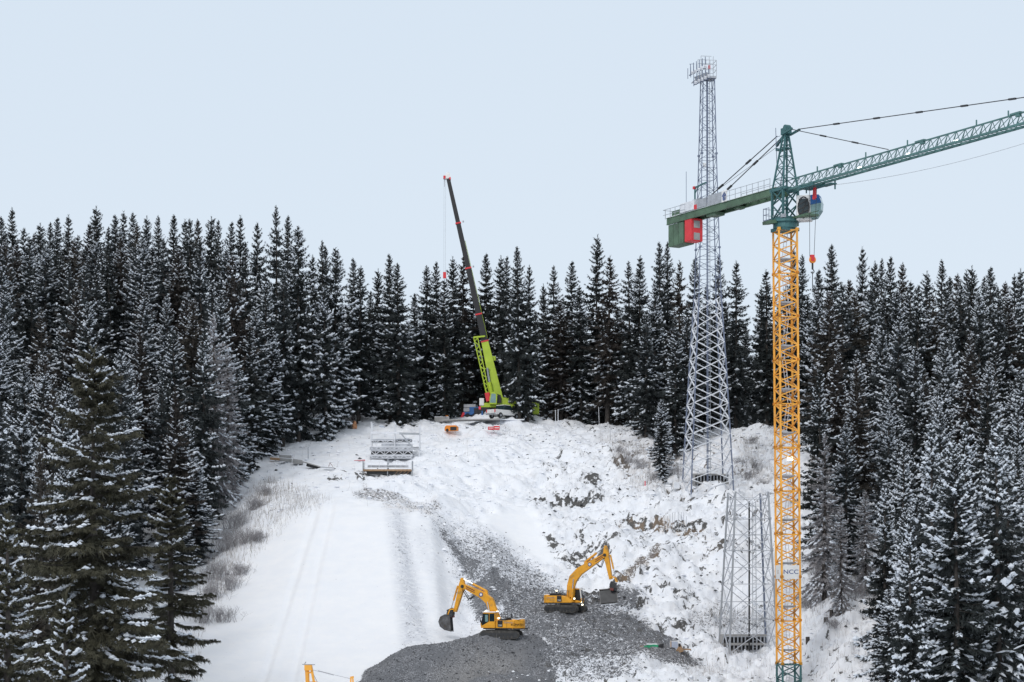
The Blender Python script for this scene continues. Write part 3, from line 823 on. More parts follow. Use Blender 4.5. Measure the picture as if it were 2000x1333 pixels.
# --- inside of the two forests
def fill(zone, inside, cap_top, n_try, dmin, hr, group, kinds, lim, seed):
    g = random.Random(seed); cnt = 0
    for _ in range(n_try):
        if cnt >= lim: break
        Y = g.uniform(140, 318); px = g.uniform(-60, 2060)
        if not inside(px, Y): continue
        X = (px - 1000) / F * Y
        dm = dmin * (.8 + .5 * (Y - 150) / 170)
        if any((X - a) ** 2 + ((Y - b) * .8) ** 2 < dm * dm for a, b in placed): continue
        z = gz(X, Y); h = g.uniform(*hr)
        top = HY - F * (z + h) / Y
        ct = cap_top(px)
        if top < ct: top = ct + g.uniform(0, 30)
        if (HY - top) / F * Y - z < 9: continue
        kd = kinds(top, Y, g)
        r_, h_ = plant(kd, px, top, Y, g.uniform(.82, 1.08) * max(h, 17) / 23, group=group)
        placed.append((X, Y)); forest.append((r_, zone, px, top)); cnt += 1
    return cnt
def edge_left(Y):   # photo x of the forest rim at distance Y
    return np.interp(Y, [150, 190, 215, 232, 245, 262, 285, 300, 330], [150, 225, 270, 330, 365, 415, 470, 560, 680])
def edge_right(Y):
    return np.interp(Y, [150, 185, 200, 222, 238, 260, 285, 330], [1760, 1745, 1725, 1715, 1640, 1585, 1575, 1560])
def kinds_left(top, Y, g):
    r_ = g.random()
    if top < 560: return g.choice(['dark1', 'dark4', 'dark2', 'mid3', 'brown1'])
    if top < 760: return g.choice(['mid1', 'mid2', 'mid3', 'brown1', 'dark2', 'mid1'])
    return g.choice(['mid1', 'mid3', 'white2', 'mid2', 'dark1'])
def kinds_right(top, Y, g):
    if top < 600: return g.choice(['mid3', 'mid1', 'dark1', 'brown1'])
    if top < 760: return g.choice(['mid1', 'mid3', 'white2', 'mid2', 'white2'])
    return g.choice(['white1', 'white2', 'white3', 'mid1', 'white3'])
# near right-hand trees placed by eye
for px, top, Y, kd, w in [(1728, 935, 192, 'white3', .85), (1766, 990, 188, 'white1', .75), (1850, 932, 190, 'white3', .95), (1826, 938, 196, 'white1', .8), (1908, 1025, 182, 'white1', .85),
                          (1940, 930, 200, 'white3', .9), (1990, 1035, 180, 'white3', .8), (1610, 850, 232, 'frost1', .95), (1600, 720, 240, 'mid3', .9), (1652, 830, 236, 'mid1', .85), (1642, 985, 226, 'frost1', .6), (1690, 960, 232, 'frost1', .7),
                          (1735, 1150, 180, 'white1', .6), (1965, 1180, 170, 'white3', .7), (1870, 1180, 174, 'white1', .6)]:
    r_, h_ = plant(kd, px, top, Y, w, group='spruces of the right-hand forest')
    forest.append((r_, 'right front', px, top)); placed.append((r_.location.x, Y))
nl = fill('left forest', lambda px, Y: px < edge_left(Y) - 8, lambda px: 452 + (px > 480) * 60, 9000, 4.6, (19, 26), 'spruces of the left-hand forest', kinds_left, 72, 3)
nr = fill('right forest', lambda px, Y: px > edge_right(Y) + 8, lambda px: 560, 9000, 4.4, (17, 25), 'spruces of the right-hand forest', kinds_right, 56, 4)
print("forest trees", len(forest), nl, nr)

# --- three big spruces close to the camera, on the left
near_specs = [
    ('near_big', 182, 688, 70, dict(seed=94, Rm=3.45, H=21.5, snow=1.2, z0=.10, droop=.50, whorl=.56, per=6, sprays=54, fing=3, twig2=8, needle='needle_near', spray_len=.85, ragged=.75, clump=.50, thin=.82, cone=.62, wide_at=.78, topdark=0, snow_side=.42, pitch0=9, lift=.06),
     'largest spruce, olive green, close by at the left with drooping snow-lined boughs'),
    ('near_second', 334, 938, 77, dict(seed=95, Rm=2.75, H=17.5, snow=1.1, z0=.06, droop=.50, whorl=.50, per=6, sprays=42, fing=3, twig2=8, needle='needle_near', spray_len=.68, ragged=.7, clump=.5, thin=.85, cone=.75, wide_at=.8, topdark=0, snow_side=.40, pitch0=10, lift=.06),
     'spruce just right of the largest one, its boughs reaching over the snow'),
    ('near_small', 128, 1165, 61, dict(seed=93, Rm=2.1, H=12.5, snow=1.1, z0=.05, droop=.4, whorl=.45, per=6, sprays=30, fing=3, twig2=7, needle='needle_near', spray_len=.6, ragged=.35, clump=.8, cone=.9, wide_at=.9, topdark=0, snow_side=.45),
     'short snowy spruce at the bottom left in front of the largest one'),
]
for nm, px, top, Y, kw, lab in near_specs:
    cr, tr = spruce(nm, **kw)
    b = G(px, Y); h = (HY - top) / F * Y - b.z
    root = empty('spruce_tree', b, .6, lab, 'tree'); s_ = h / kw['H']; root.scale = (s_, s_, s_)
    link(bpy.data.objects.new("trunk", tr), root); link(bpy.data.objects.new("crown", cr), root)
near_fill = [(15, 1010, 95, 'near_small', .95), (-35, 880, 100, 'near_second', 1.0)]
for px, top, Y, nm, w in near_fill:
    b = G(px, Y); h = (HY - top) / F * Y - b.z
    cr, tr = bpy.data.meshes[nm + "_crown"], bpy.data.meshes[nm + "_trunk"]
    H0 = 12.5 if nm == 'near_small' else 17.5
    root = empty('spruce_tree', b, 2.1, 'snowy young spruce at the left edge behind the largest spruce' if px > 0 else 'dark spruce cut off by the left edge beside the largest spruce', 'tree')
    root.scale = (h / H0 * w,) * 2 + (h / H0,)
    link(bpy.data.objects.new("trunk", tr), root); link(bpy.data.objects.new("crown", cr), root)

# labels: which one is it
ORD = ['first', 'second', 'third', 'fourth', 'fifth', 'sixth', 'seventh', 'eighth', 'ninth', 'tenth', 'eleventh', 'twelfth', 'thirteenth', 'fourteenth', 'fifteenth',
       'sixteenth', 'seventeenth', 'eighteenth', 'nineteenth', 'twentieth', '21st', '22nd', '23rd', '24th', '25th', '26th', '27th', '28th', '29th', '30th', '31st', '32nd', '33rd', '34th', '35th',
       '36th', '37th', '38th', '39th', '40th', '41st', '42nd', '43rd', '44th', '45th', '46th', '47th', '48th', '49th', '50th', '51st', '52nd', '53rd', '54th', '55th']
def look(r_):
    k = [c for c in r_.children if c.name.startswith('crown')][0].data.name
    for a, b in (('white', 'snow-laden spruce'), ('mid', 'snow-dusted spruce'), ('dark', 'dark green spruce'), ('brown', 'brownish spruce'), ('bare', 'bare-trunked spruce'), ('frost', 'frost-grey spruce')):
        if k.startswith(a): return b
    return 'spruce'
zt = {'left skyline': 'on the skyline of the left forest', 'left rim': 'on the rim of the left forest', 'middle row': 'in the row along the slope top',
      'behind crane': 'behind the yellow crane mast', 'right skyline': 'on the skyline of the right forest', 'right front': 'at the front of the right forest'}
for zn, ph in zt.items():
    L1 = sorted([f for f in forest if f[1] == zn], key=lambda f: f[2])
    for i, f in enumerate(L1):
        f[0]['label'] = f"{look(f[0])} {ph}, {ORD[i]} from the left"
for zn in ('left forest', 'right forest'):
    for lo_, hi_, ph in ((0, 560, 'just below the skyline'), (560, 680, 'in the upper part'), (680, 820, 'halfway down'), (820, 1000, 'in the lower part'), (1000, 2000, 'near the foot')):
        L1 = sorted([f for f in forest if f[1] == zn and lo_ <= f[3] < hi_], key=lambda f: f[2])
        for i, f in enumerate(L1):
            f[0]['label'] = f"{look(f[0])} {ph} of the {zn}, {ORD[i]} from the left"

# the wood goes on behind the first rows, over the crest: reads as one dark mass
def far_wood():
    cr_, tr_ = spruce('far_wood_tree', seed=77, Rm=3.6, per=5, sprays=6, whorl=.95, z0=.02, snow=.30, spray_len=1.5, cone=.7, thin=.95, fing=2)
    n_ = len(cr_.vertices); co = np.empty(n_ * 3, np.float32); cr_.vertices.foreach_get("co", co); co = co.reshape(-1, 3)
    tri = np.empty(len(cr_.polygons) * 3, np.int32); cr_.polygons.foreach_get("vertices", tri); tri = tri.reshape(-1, 3)
    mi = np.empty(len(cr_.polygons), np.int32); cr_.polygons.foreach_get("material_index", mi)
    g = random.Random(12); VV, FF, MM = [], [], []; off = 0
    for k in range(64):
        px = 610 + k * 15.8 + g.uniform(-7, 7); Y = g.uniform(346, 372)
        if 730 < px < 748 or 1462 < px < 1482: continue
        top = g.uniform(600, 690); X = (px - 1000) / F * Y; z = gz(X, Y); h = (HY - top) / F * Y - z
        a = g.uniform(0, 6.28); q = co.copy(); s_ = h / 25.0
        x_ = q[:, 0] * math.cos(a) - q[:, 1] * math.sin(a); y_ = q[:, 0] * math.sin(a) + q[:, 1] * math.cos(a)
        VV.append(np.stack([x_ * .95 + X, y_ * .95 + Y, q[:, 2] * s_ + z], -1)); FF.append(tri + off); MM.append(mi); off += n_
    for k in range(110):      # and on both flanks, outside the picture
        Y = g.uniform(130, 345); X = (-1 if k % 2 else 1) * ((1090 / F) * Y + g.uniform(2, 46)); z = gz(X, Y); h = g.uniform(19, 27)
        a = g.uniform(0, 6.28); q = co; s_ = h / 25.0
        x_ = q[:, 0] * math.cos(a) - q[:, 1] * math.sin(a); y_ = q[:, 0] * math.sin(a) + q[:, 1] * math.cos(a)
        VV.append(np.stack([x_ * .95 + X, y_ * .95 + Y, q[:, 2] * s_ + z], -1)); FF.append(tri + off); MM.append(mi); off += n_
    me = np_mesh("distant_wood", np.concatenate(VV), np.concatenate(FF), list(cr_.materials), np.concatenate(MM))
    tag(link(bpy.data.objects.new("distant_wood", me)), 'dark mass of spruces behind the front rows on the crest', 'wood', kind='stuff')
far_wood()
# ---------------------------------------------------------------- lattice towers
def lattice(corner, z0, z1, npan, wleg, wbr, style='X', faces=(0, 1, 2, 3), horiz=True):
    """corner(i, z) -> position of leg i at height z. returns (legs, bracing) builders"""
    legs = []
    for i in range(4):
        mb = MB(); pts = [z0 + (z1 - z0) * k / 6 for k in range(7)]
        for a, b in zip(pts[:-1], pts[1:]): mb.bar(corner(i, a), corner(i, b), wleg)
        legs.append(mb)
    br = MB()
    for k in range(npan):
        a = z0 + (z1 - z0) * k / npan; b = z0 + (z1 - z0) * (k + 1) / npan
        for i in faces:
            j = (i + 1) % 4
            if style == 'X':
                br.bar(corner(i, a), corner(j, b), wbr, wbr * .6); br.bar(corner(j, a), corner(i, b), wbr, wbr * .6)
            elif style == 'Z':
                if (k + i) % 2: br.bar(corner(i, a), corner(j, b), wbr)
                else: br.bar(corner(j, a), corner(i, b), wbr)
            if horiz: br.bar(corner(i, b), corner(j, b), wbr * .8)
    return legs, br

# ---------------------------------------------------------------- tall floodlight mast
LM = G(1382, 265); LM.z = P(1382, 957, 265).z - .3
lm = empty('floodlight_mast', LM, R(7.4), 'tall grey lattice floodlight mast with lamp platform on top beside the crane', 'mast')
sc1 = F / 265
def half(z):      # half side of the mast at height z above its foot
    py = 955 - z * sc1
    w = np.interp(py, [148, 330, 480, 580, 705, 955], [27, 36, 46, 53, 71, 101])
    return float(w / sc1 / 1.2 / 2)
def lcorner(i, z):
    h_ = half(z); sx, sy = [(-1, -1), (1, -1), (1, 1), (-1, 1)][i]
    return Vector((sx * h_, sy * h_, z))
ztop = (955 - 150) / sc1; zk = (955 - 575) / sc1
legs, br = lattice(lcorner, -.5, zk, 13, .16, .165, 'X', horiz=False)
for l_ in legs: l_.build('leg', M['galv_blue'], lm)
br.build('lower_bracing', M['galv_bright'], lm)
legs, br = lattice(lcorner, zk, ztop, 22, .11, .055, 'Z', horiz=True)
for l_ in legs: l_.build('leg', M['galv_blue'], lm)
br.build('upper_bracing', M['galv_blue'], lm)
fl = MB()
for z in (zk, zk + 6.5, zk + 13, zk + 19):
    for i in range(4): fl.box(lcorner(i, z), (.30, .30, .22))
fl.build('joint_flange', M['galv_blue'], lm)
ld = MB()
for sx in (-.22, .22): ld.bar((sx + .25, .35, 0), (sx + .1, .2, ztop), .06)
for k in range(int(ztop / .45)):
    z = k * .45; t_ = z / ztop; ld.bar((-.22 + .25 - .15 * t_, .35 - .15 * t_, z), (.22 + .25 - .15 * t_, .35 - .15 * t_, z), .05, .05)
for k in range(int(zk / 1.1)):   # cage hoops
    z = k * 1.1
    ld.box((.25, .0, z), (.62, .05, .16)); ld.box((-.07, .18, z), (.05, .36, .12)); ld.box((.57, .18, z), (.05, .36, .12))
ld.build('caged_ladder', M['galv'], lm)
cb = MB(); cb.bar((-.1, -.2, 0), (-.1, -.1, ztop), .12); cb.bar((.05, -.25, 0), (0, -.12, ztop), .06); cb.build('cable_tray', M['galv_blue'], lm)
MB().box((-.55, -.6, zk + 17.5), (.35, .35, .45)).build('junction_box', M['white'], lm)
# lamp platform: a stepped cradle that leans out to the left
pf = empty('lamp_platform', (0, 0, ztop), 0); pf.parent = lm
del_ = pf
pmh = MB()
pmh.box((-.15, 0, .18), (2.3, 1.9, .28)); pmh.box((-1.35, .1, -.05), (1.5, 1.3, .10), ry=R(-24)); pmh.box((-1.0, -.75, .25), (1.9, .1, .5), ry=R(-22))
pmh.build('platform_deck', M['galv'], pf)
rl = MB()
for x_ in (-1.1, -.55, 0, .55, .98):
    for y_ in (-.95, .95): rl.bar((x_, y_, .3), (x_, y_, 2.9 if x_ < .7 else 2.3), .06)
for z_ in (1.1, 1.8, 2.4, 2.9):
    for y_ in (-.95, .95): rl.bar((-1.1, y_, z_), (.98 if z_ < 2.5 else .3, y_, z_), .05)
    if z_ < 2.5: rl.bar((.98, -.95, z_), (.98, .95, z_), .05)
rl.build('railing', M['galv'], pf)
bk = MB()
for k in range(6):
    t_ = k / 5; x0_ = -2.55 + 2.0 * t_; zb_ = .30 + 1.0 * t_
    bk.bar((x0_, -1.05, zb_ - .1), (x0_, -1.05, zb_ + 1.45), .085); bk.bar((x0_, .6, zb_ - .1), (x0_, .6, zb_ + 1.3), .07)
    bk.bar((x0_ + .45, -1.0, zb_ - 1.45), (x0_ + .45, -1.0, zb_ - .1), .085)
bk.bar((-2.7, -1.0, .25), (-.4, -1.0, 1.40), .30, .12); bk.bar((-2.0, -1.0, -.95), (.1, -1.0, .05), .22, .14)
bk.bar((-2.7, -1.0, 1.75), (-2.0, -1.0, 1.8), .05)
bk.build('lamp_rack', M['galv_blue'], pf)
for k in range(10):
    row_ = k % 2; t_ = (k // 2) / 4
    x_ = -2.35 + 1.75 * t_ + .45 * row_; z_ = .45 + .9 * t_ - 1.25 * row_
    f_ = MB(); f_.box((x_, -1.22, z_ + .1), (.30, .34, .34), rx=R(35)); f_.build('floodlight', M['galv_bright'], pf)
MB().box((.15, -.3, 1.6), (.25, .25, .5)).build('warning_lamp', M['red'], pf)

# stockade panel and cabinet at its foot
def base_fence(loc, w, h, name, label):
    """low screen of grey posts under a pale concrete beam"""
    t = empty(name, loc, R(5), label, 'barrier')
    b = MB(); b.box((0, 0, h), (w, .5, .22)); b.box((0, 0, h * .42), (w, .3, .28)); b.build('rail', M['concrete'], t)
    MB().box((-w / 2 + .1, .1, h / 2), (.25, 1.8, h)).build('end_panel', M['concrete'], t)
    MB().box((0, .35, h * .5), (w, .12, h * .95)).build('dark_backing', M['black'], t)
    n = int(w / .42)
    for r_, (za, zb_) in enumerate(((.03, h * .35), (h * .52, h * .93))):
        b = MB()
        for k in range(n): b.box((-w / 2 + (k + .5) * w / n, -.02, (za + zb_) / 2), (.15, .12, zb_ - za))
        b.build('slat_row', M['galv'], t)
    return t
def on(px, py, Y):
    p = P(px, py, Y); return p
base_fence(on(1388, 955, 267), 4.9, 1.9, 'slatted_barrier', 'low slatted grey barrier inside the foot of the tall floodlight mast')
t = empty('electrical_cabinet', on(1321, 955, 265.5), R(4), 'small white electrical cabinet left of the tall floodlight mast foot', 'cabinet')
MB().box((0, 0, .45), (.85, .5, .95)).build('cabinet_body', M['white'], t, bevel=.02)
MB().box((0, -.26, .45), (.72, .03, .8)).build('cabinet_door', M['galv_bright'], t)
b = MB(); b.bar((-2.6, 0, .35), (-.5, 0, .3), .05); b.bar((-2.6, 0, .7), (-.5, 0, .62), .05)
for x_ in (-2.6, -1.6, -.6): b.bar((x_, 0, -.5), (x_, 0, .75), .06)
t = tag(b.build('handrail', M['galv']), 'thin grey handrail running to the white electrical cabinet', 'handrail'); t.location = on(1321, 955, 265.5)

# ---------------------------------------------------------------- half-built mast nearer the camera
T2 = P(1461, 1272, 226)
tw = empty('lattice_tower', T2, R(6.5), 'half-built silver lattice tower open at its top, left of the yellow crane', 'tower')
sc2 = F / 226
H2 = (1272 - 962) / sc2
def tcorner(i, z):
    h_ = np.interp(z, [0, H2], [5.55, 3.75]) / 2; sx, sy = [(-1, -1), (1, -1), (1, 1), (-1, 1)][i]
    return Vector((sx * h_, sy * h_, z))
nodes = [-.2, 3.6, 7.6, 11.4, 15.0, H2]
for i in range(4):
    l_ = MB()
    for a, b_ in zip(nodes[:-1], nodes[1:]): l_.bar(tcorner(i, a), tcorner(i, b_), .19)
    l_.build('leg', M['galv_blue'] if i == 2 else M['galv'], tw)
for a, b_ in zip(nodes[:-1], nodes[1:]):
    m_ = (a + b_) / 2; br = MB()
    for i in range(4):
        j = (i + 1) % 4
        br.bar(tcorner(i, a), tcorner(j, b_), .085); br.bar(tcorner(j, a), tcorner(i, b_), .085)
        br.bar(tcorner(i, b_) if b_ < H2 - .1 else tcorner(i, m_ + .8), tcorner(j, b_) if b_ < H2 - .1 else tcorner(j, m_ + .8), .06)
        br.bar(tcorner(i, m_), tcorner(j, m_), .05); br.bar((tcorner(i, a) + tcorner(j, a)) / 2, tcorner(j, m_), .05)
    br.build('bracing', M['galv_mid'], tw)
pl_ = MB()
for a in nodes[1:-1]:
    for i in range(4): MB().box(tcorner(i, a), (.32, .32, .26)).build('joint_plate', M['galv'], tw)
ld = MB()
for sx in (-.2, .2): ld.bar((.9 + sx, .5, 0), (.75 + sx, .3, H2 - 1), .06)
for k in range(int((H2 - 1) / .4)): ld.bar((.7, .45, k * .4), (1.08, .45, k * .4), .04)
ld.build('ladder', M['galv'], tw)
cb = MB(); cb.bar((.35, .9, 0), (.3, .7, H2 - 1), .16); cb.build('cable_duct', M['steel_dark'], tw)
base_fence(P(1452, 1271, 228), 5.3, 1.75, 'slatted_barrier', 'low slatted grey barrier inside the foot of the half-built tower')

# ---------------------------------------------------------------- tower crane
TC = P(1541, 1333, 210); TC.z = gz(TC.x, 210) - .5
zc = lambda py: (HY - py) / F * 210 - TC.z      # height above the crane's foot for a photo row
tc = empty('tower_crane', TC, 0, 'yellow lattice mast tower crane with green jib and counter-jib against the sky', 'crane')
MB().box((0, 0, .1), (5, 5, .9)).build('foundation_block', M['concrete'], tc)
S = 1.98 / 2
phi = R(10)
lean = -.0085   # the mast stands a touch out of plumb
def mcorner(i, z, s=S):
    sx, sy = [(-1, -1), (1, -1), (1, 1), (-1, 1)][i]
    x_, y_ = sx * s, sy * s
    return Vector((x_ * math.cos(phi) - y_ * math.sin(phi) + lean * z, x_ * math.sin(phi) + y_ * math.cos(phi), z))
z_yel0 = zc(1296); z_top = zc(450)
nsec = 10; sec_h = (z_top - z_yel0) / nsec
def mast_section(z0, z1, material, npan=3, name='mast_section', k0=0):
    b = MB()
    for i in range(4): b.bar(mcorner(i, z0), mcorner(i, z1), .20)
    for k in range(npan):
        a = z0 + (z1 - z0) * k / npan; c = z0 + (z1 - z0) * (k + 1) / npan; m_ = (a + c) / 2
        for i in range(4):
            j = (i + 1) % 4
            if (i % 2): b.bar(mcorner(i, a), mcorner(j, m_), .11); b.bar(mcorner(j, m_), mcorner(i, c), .11)
            else: b.bar(mcorner(j, a), mcorner(i, m_), .11); b.bar(mcorner(i, m_), mcorner(j, c), .11)
    for i in range(4): b.bar(mcorner(i, z1 - .12), mcorner((i + 1) % 4, z1 - .12), .12)
    for i in range(4):
        b.box(mcorner(i, z1), (.30, .30, .26), phi); b.box(mcorner(i, z0), (.30, .30, .26), phi)
    s_ = b.build(name, material, tc)
    rp_ = MB()
    rp_.box(Vector((lean * (z0 + 1.4) + .35 * ((k0 % 2) * 2 - 1) * 0, .2, z0 + (z1 - z0) * .30)), (1.55, 1.45, .10), phi)
    rp_.box(Vector((lean * z0, -.7, z0 + (z1 - z0) * .32)), (1.5, .05, .16), phi)
    rp_.build('rest_platform', M['galv'], s_)
    l_ = MB(); sg = 1 if k0 % 2 else -1
    for q in (-.17, .17): l_.bar((lean * z0 + .35 * sg * -1 + q * .9, .25, z0), (lean * z1 + .2 * sg + q * .9, .3, z1), .06)
    for q in range(12):
        t_ = q / 11; x_ = lean * z0 - .35 * sg + t_ * (.55 * sg); z_ = z0 + t_ * (z1 - z0); l_.bar((x_ - .17, .27, z_), (x_ + .17, .27, z_), .04)
    l_.build('ladder', M['galv_bright'], s_)
    return s_
for k in range(nsec): mast_section(z_yel0 + k * sec_h, z_yel0 + (k + 1) * sec_h, M['crane_yellow'], 3, k0=k)
mast_section(.3, z_yel0, M['teal'], 2, 'base_section', 1)
t = MB().box((lean * zc(903) + .25, -.6, zc(897)), (.55, .5, .35)).build('work_lamp', M['lamp'], tc)
b = MB(); z_ = zc(1118)
b.box((lean * z_, 0, z_), (2.15, 2.15, 1.45), phi); ban = b.build('banner', M['white'], tc, bevel=.03)
text_mesh('banner_lettering', 'NCC', .62, M['signblue'], ban, (lean * z_ - .02 + math.sin(phi) * 1.08, -math.cos(phi) * 1.085, z_ + .02), (R(90), 0, phi), .012, 1.25)
text_mesh('banner_mark', 'X', .55, M['wood'], ban, (lean * z_ - 1.085 * math.cos(phi), -math.sin(phi) * 1.08, z_), (R(90), 0, phi - R(90)), .012, .9)

# slewing part: local +x runs along the jib
JA = math.atan2(-31.0, 17.2)
up = empty('slewing_platform', (lean * z_top, 0, z_top), JA); up.parent = tc
b = MB(); b.tube((0, 0, .15), (0, 0, .75), 1.25, 1.25, 20); b.box((0, 0, .0), (2.15, 2.15, .35)); b.tube((0, 0, .75), (0, 0, 1.0), 1.5, 1.5, 20)
b.box((-.2, 0, 1.15), (2.6, 1.9, .34)); b.build('slewing_ring', M['teal'], up)
MB().box((-.3, -1.75, .72), (1.4, .9, .34), 0, 0, R(8)).build('slewing_motor_guard', M['olive_green'], up); MB().box((-.6, 1.5, .75), (1.0, .8, .3)).build('slewing_motor_guard', M['olive_green'], up)
b = MB(); b.box((.9, .9, 1.15), (.5, .4, .5)); b.tube((-.9, -.8, .9), (-.9, -.8, 1.6), .2); b.box((.9, -.9, 1.3), (.5, .35, .35)); b.build('slewing_motor', M['galv'], up)
zj = zc(372) - z_top        # height of the jib foot
def fcorner(i, z, z0=1.0, z1=1.0, s0=.95, s1=.95):
    s = s0 + (s1 - s0) * (z - z0) / (z1 - z0) if z1 != z0 else s0
    sx, sy = [(-1, -1), (1, -1), (1, 1), (-1, 1)][i]; return Vector((sx * s, sy * s, z))
b = MB()
for i in range(4): b.bar(fcorner(i, 1.1), fcorner(i, zj), .22)
for k in range(2):
    a = 1.1 + (zj - 1.1) * k / 2; c = 1.1 + (zj - 1.1) * (k + 1) / 2
    for i in range(4):
        j = (i + 1) % 4; b.bar(fcorner(i, a), fcorner(j, c), .12); b.bar(fcorner(j, a), fcorner(i, c), .12)
b.build('turntable_tower', M['teal'], up)
b = MB()
for y_ in (-.95, .95): b.bar((-1.3, y_, zj), (1.5, y_, zj), .22, .32)
for x_ in (-1.1, 0, 1.2): b.bar((x_, -1, zj), (x_, 1, zj), .2, .25)
b.build('jib_foot_frame', M['teal'], up)
za = zc(262) - z_top
b = MB()
def acorner(i, z):
    t_ = (z - zj) / (za - zj); sx, sy = [(-1, -1), (1, -1), (1, 1), (-1, 1)][i]
    return Vector((sx * (.95 * (1 - t_) + .14 * t_) + .15 * t_, sy * (.95 * (1 - t_) + .22 * t_), z))
for i in range(4): b.bar(acorner(i, zj), acorner(i, za), .15)
for k in range(5):
    a = zj + (za - zj) * k / 5; c = zj + (za - zj) * (k + 1) / 5
    for i in range(4):
        j = (i + 1) % 4
        b.bar(acorner(i, a), acorner(j, c), .07) if k % 2 else b.bar(acorner(j, a), acorner(i, c), .07)
        b.bar(acorner(i, c), acorner(j, c), .07)
b.build('tower_head', M['teal'], up)
b = MB(); b.box((.2, 0, za + .25), (1.2, .55, .7)); b.tube((.35, -.3, za + .55), (.35, .3, za + .55), .34, n=14); b.bar((.2, -.5, za - .1), (1.9, -.5, za + .15), .2); b.bar((.2, .5, za - .1), (1.9, .5, za + .15), .2)
b.bar((-.3, 0, za - .2), (-1.5, 0, za - 1.0), .22); b.box((-.2, 0, za - 1.6), (1.7, .9, .08)); b.box((-1.0, 0, za - 1.5), (.1, .9, .3)); b.build('head_sheaves', M['teal'], up)
b = MB(); b.bar((-.9, -.4, za - 3.0), (-1.1, -.4, za + .8), .05)
for z_ in (za - 1.5, za - .8, za - .2): b.bar((-1.1, -.4, z_), (-.3, -.4, z_), .04)
b.bar((-1.3, .3, zj + .5), (-.35, .3, za - 2.2), .07); b.build('head_ladder', M['galv_blue'], up)
# jib: triangular truss
JL = 52.0
zb = zj - .18; jh = 1.15; jw = .55
b = MB(); b.bar((1.2, -jw, zb), (JL, -jw, zb), .17, .2); b.bar((1.2, jw, zb), (JL, jw, zb), .17, .2); b.build('jib_lower_chord', M['jib_green'], up)
b = MB(); b.bar((1.2, 0, zb + jh), (JL, 0, zb + jh), .13)
n = 42; st = (JL - 1.2) / n
for k in range(n):
    x0_ = 1.2 + k * st; x1_ = x0_ + st
    for y_ in (-jw, jw):
        b.bar((x0_, y_, zb), (x1_, 0, zb + jh), .055); b.bar((x1_, y_, zb), (x1_, 0, zb + jh), .05)
    b.bar((x0_, -jw, zb), (x0_, jw, zb), .06); b.bar((x0_, -jw, zb), (x1_, jw, zb), .05)
b.build('jib_lattice', M['jib_green'], up)
MB().bar((1.4, jw + .05, zb + .30), (JL, jw + .05, zb + .30), .09, .07).build('jib_power_rail', M['copper'], up)
for x_ in (5.5, 13.3, 19.6, 29.3, 33.5, 39):
    b = MB(); b.bar((x_, 0, zb + jh), (x_, 0, zb + jh + .55), .10); b.build('jib_lifeline_post', M['jib_green'], up)
for x_ in (9.0, 21.5, 34.5):
    b = MB(); b.box((x_, 0, zb + jh + .08), (1.3, .35, .16)); b.box((x_ + .3, 0, zb + jh - .12), (.5, .3, .3)); b.build('jib_splice', M['jib_green'], up)
for x_ in (12.6, 20.0, 26.6):
    b = MB(); b.box((x_, -.15, zb + .22), (.42, .30, .22)); b.build('jib_lamp', M['lamp_cool'], up)
cj = empty('counter_jib_assembly', (0, 0, .2), 0); cj.parent = up; cj.scale = (.912, 1, 1)
# counter-jib
CL = 22.8
b = MB()
for y_ in (-.75, .75):
    b.box((-CL / 2 - .6, y_, zj - .25), (CL, .12, .72)); b.box((-CL / 2 - .6, y_, zj + .11), (CL, .26, .06)); b.box((-CL / 2 - .6, y_, zj - .62), (CL, .26, .06))
for k in range(14):
    x_ = -1.4 - k * 1.6; b.bar((x_, -.75, zj - .3), (x_, .75, zj - .3), .16)
    b.bar((x_, -.75, zj - .4), (x_ - 1.6, .75, zj - .4), .07)
b.box((-CL / 2 - 4.0, 0, zj - .05), (CL * .62, 1.35, .08)); b.box((-14.0, 0, zj - .72), (1.9, 1.3, .35)); b.box((-9.2, .1, zj - .68), (.9, .9, .28))
b.build('counter_jib', M['olive_green'], cj)
MB().box((-CL / 2 - .6, -.75, zj + .17), (CL, .24, .05)).build('counter_jib_snow', M['snow'], cj)
b = MB()
for y_ in (-1.15, 1.15):
    for k in range(9): b.bar((-1.2 - k * 1.15, y_, zj), (-1.2 - k * 1.15, y_, zj + 1.15), .045)
    for z_ in (.55, 1.1): b.bar((-1.2, y_, zj + z_), (-10.4, y_, zj + z_), .04)
b.build('walkway_railing', M['galv'], cj); b = MB()
for y_ in (-1.0, 1.0):
    for k in range(5): b.bar((-19 - k * 1.1, y_, zj), (-19 - k * 1.1, y_, zj + 1.1), .05)
    for z_ in (.5, 1.1): b.bar((-19, y_, zj + z_), (-23.9, y_, zj + z_), .045)
b.bar((-23.9, -1, zj + 1.1), (-23.9, 1, zj + 1.1), .045); b.bar((-23.9, 1, zj - .2), (-23.9, 1, zj + 1.1), .05)
b.build('walkway_railing', M['galv'], cj)
t = MB().box((-12.7, -.85, zj + .75), (3.2, .10, 1.15)).build('mesh_panel', M['galv'], cj)
t = MB().box((-15.6, -.9, zj + .7), (2.2, .10, .95)).build('mesh_panel', M['galv'], cj)
sg_ = MB().box((-10.6, -.98, zj + .72), (1.1, .05, 1.25)).build('arrow_sign', M['white'], cj)
b = MB(); b.prism([(-10.6 - .28, zj + .25), (-10.6 - .28, zj + .72), (-10.6 - .48, zj + .72), (-10.6, zj + 1.22), (-10.6 + .48, zj + .72), (-10.6 + .28, zj + .72), (-10.6 + .28, zj + .25)], -1.03, -1.0); b.build('arrow_mark', M['signblue'], sg_)
b = MB(); b.box((-18.6, -.15, zj + .75), (3.0, 1.7, 1.05)); b.build('hoist_cover', M['galv_bright'], cj, bevel=.05)
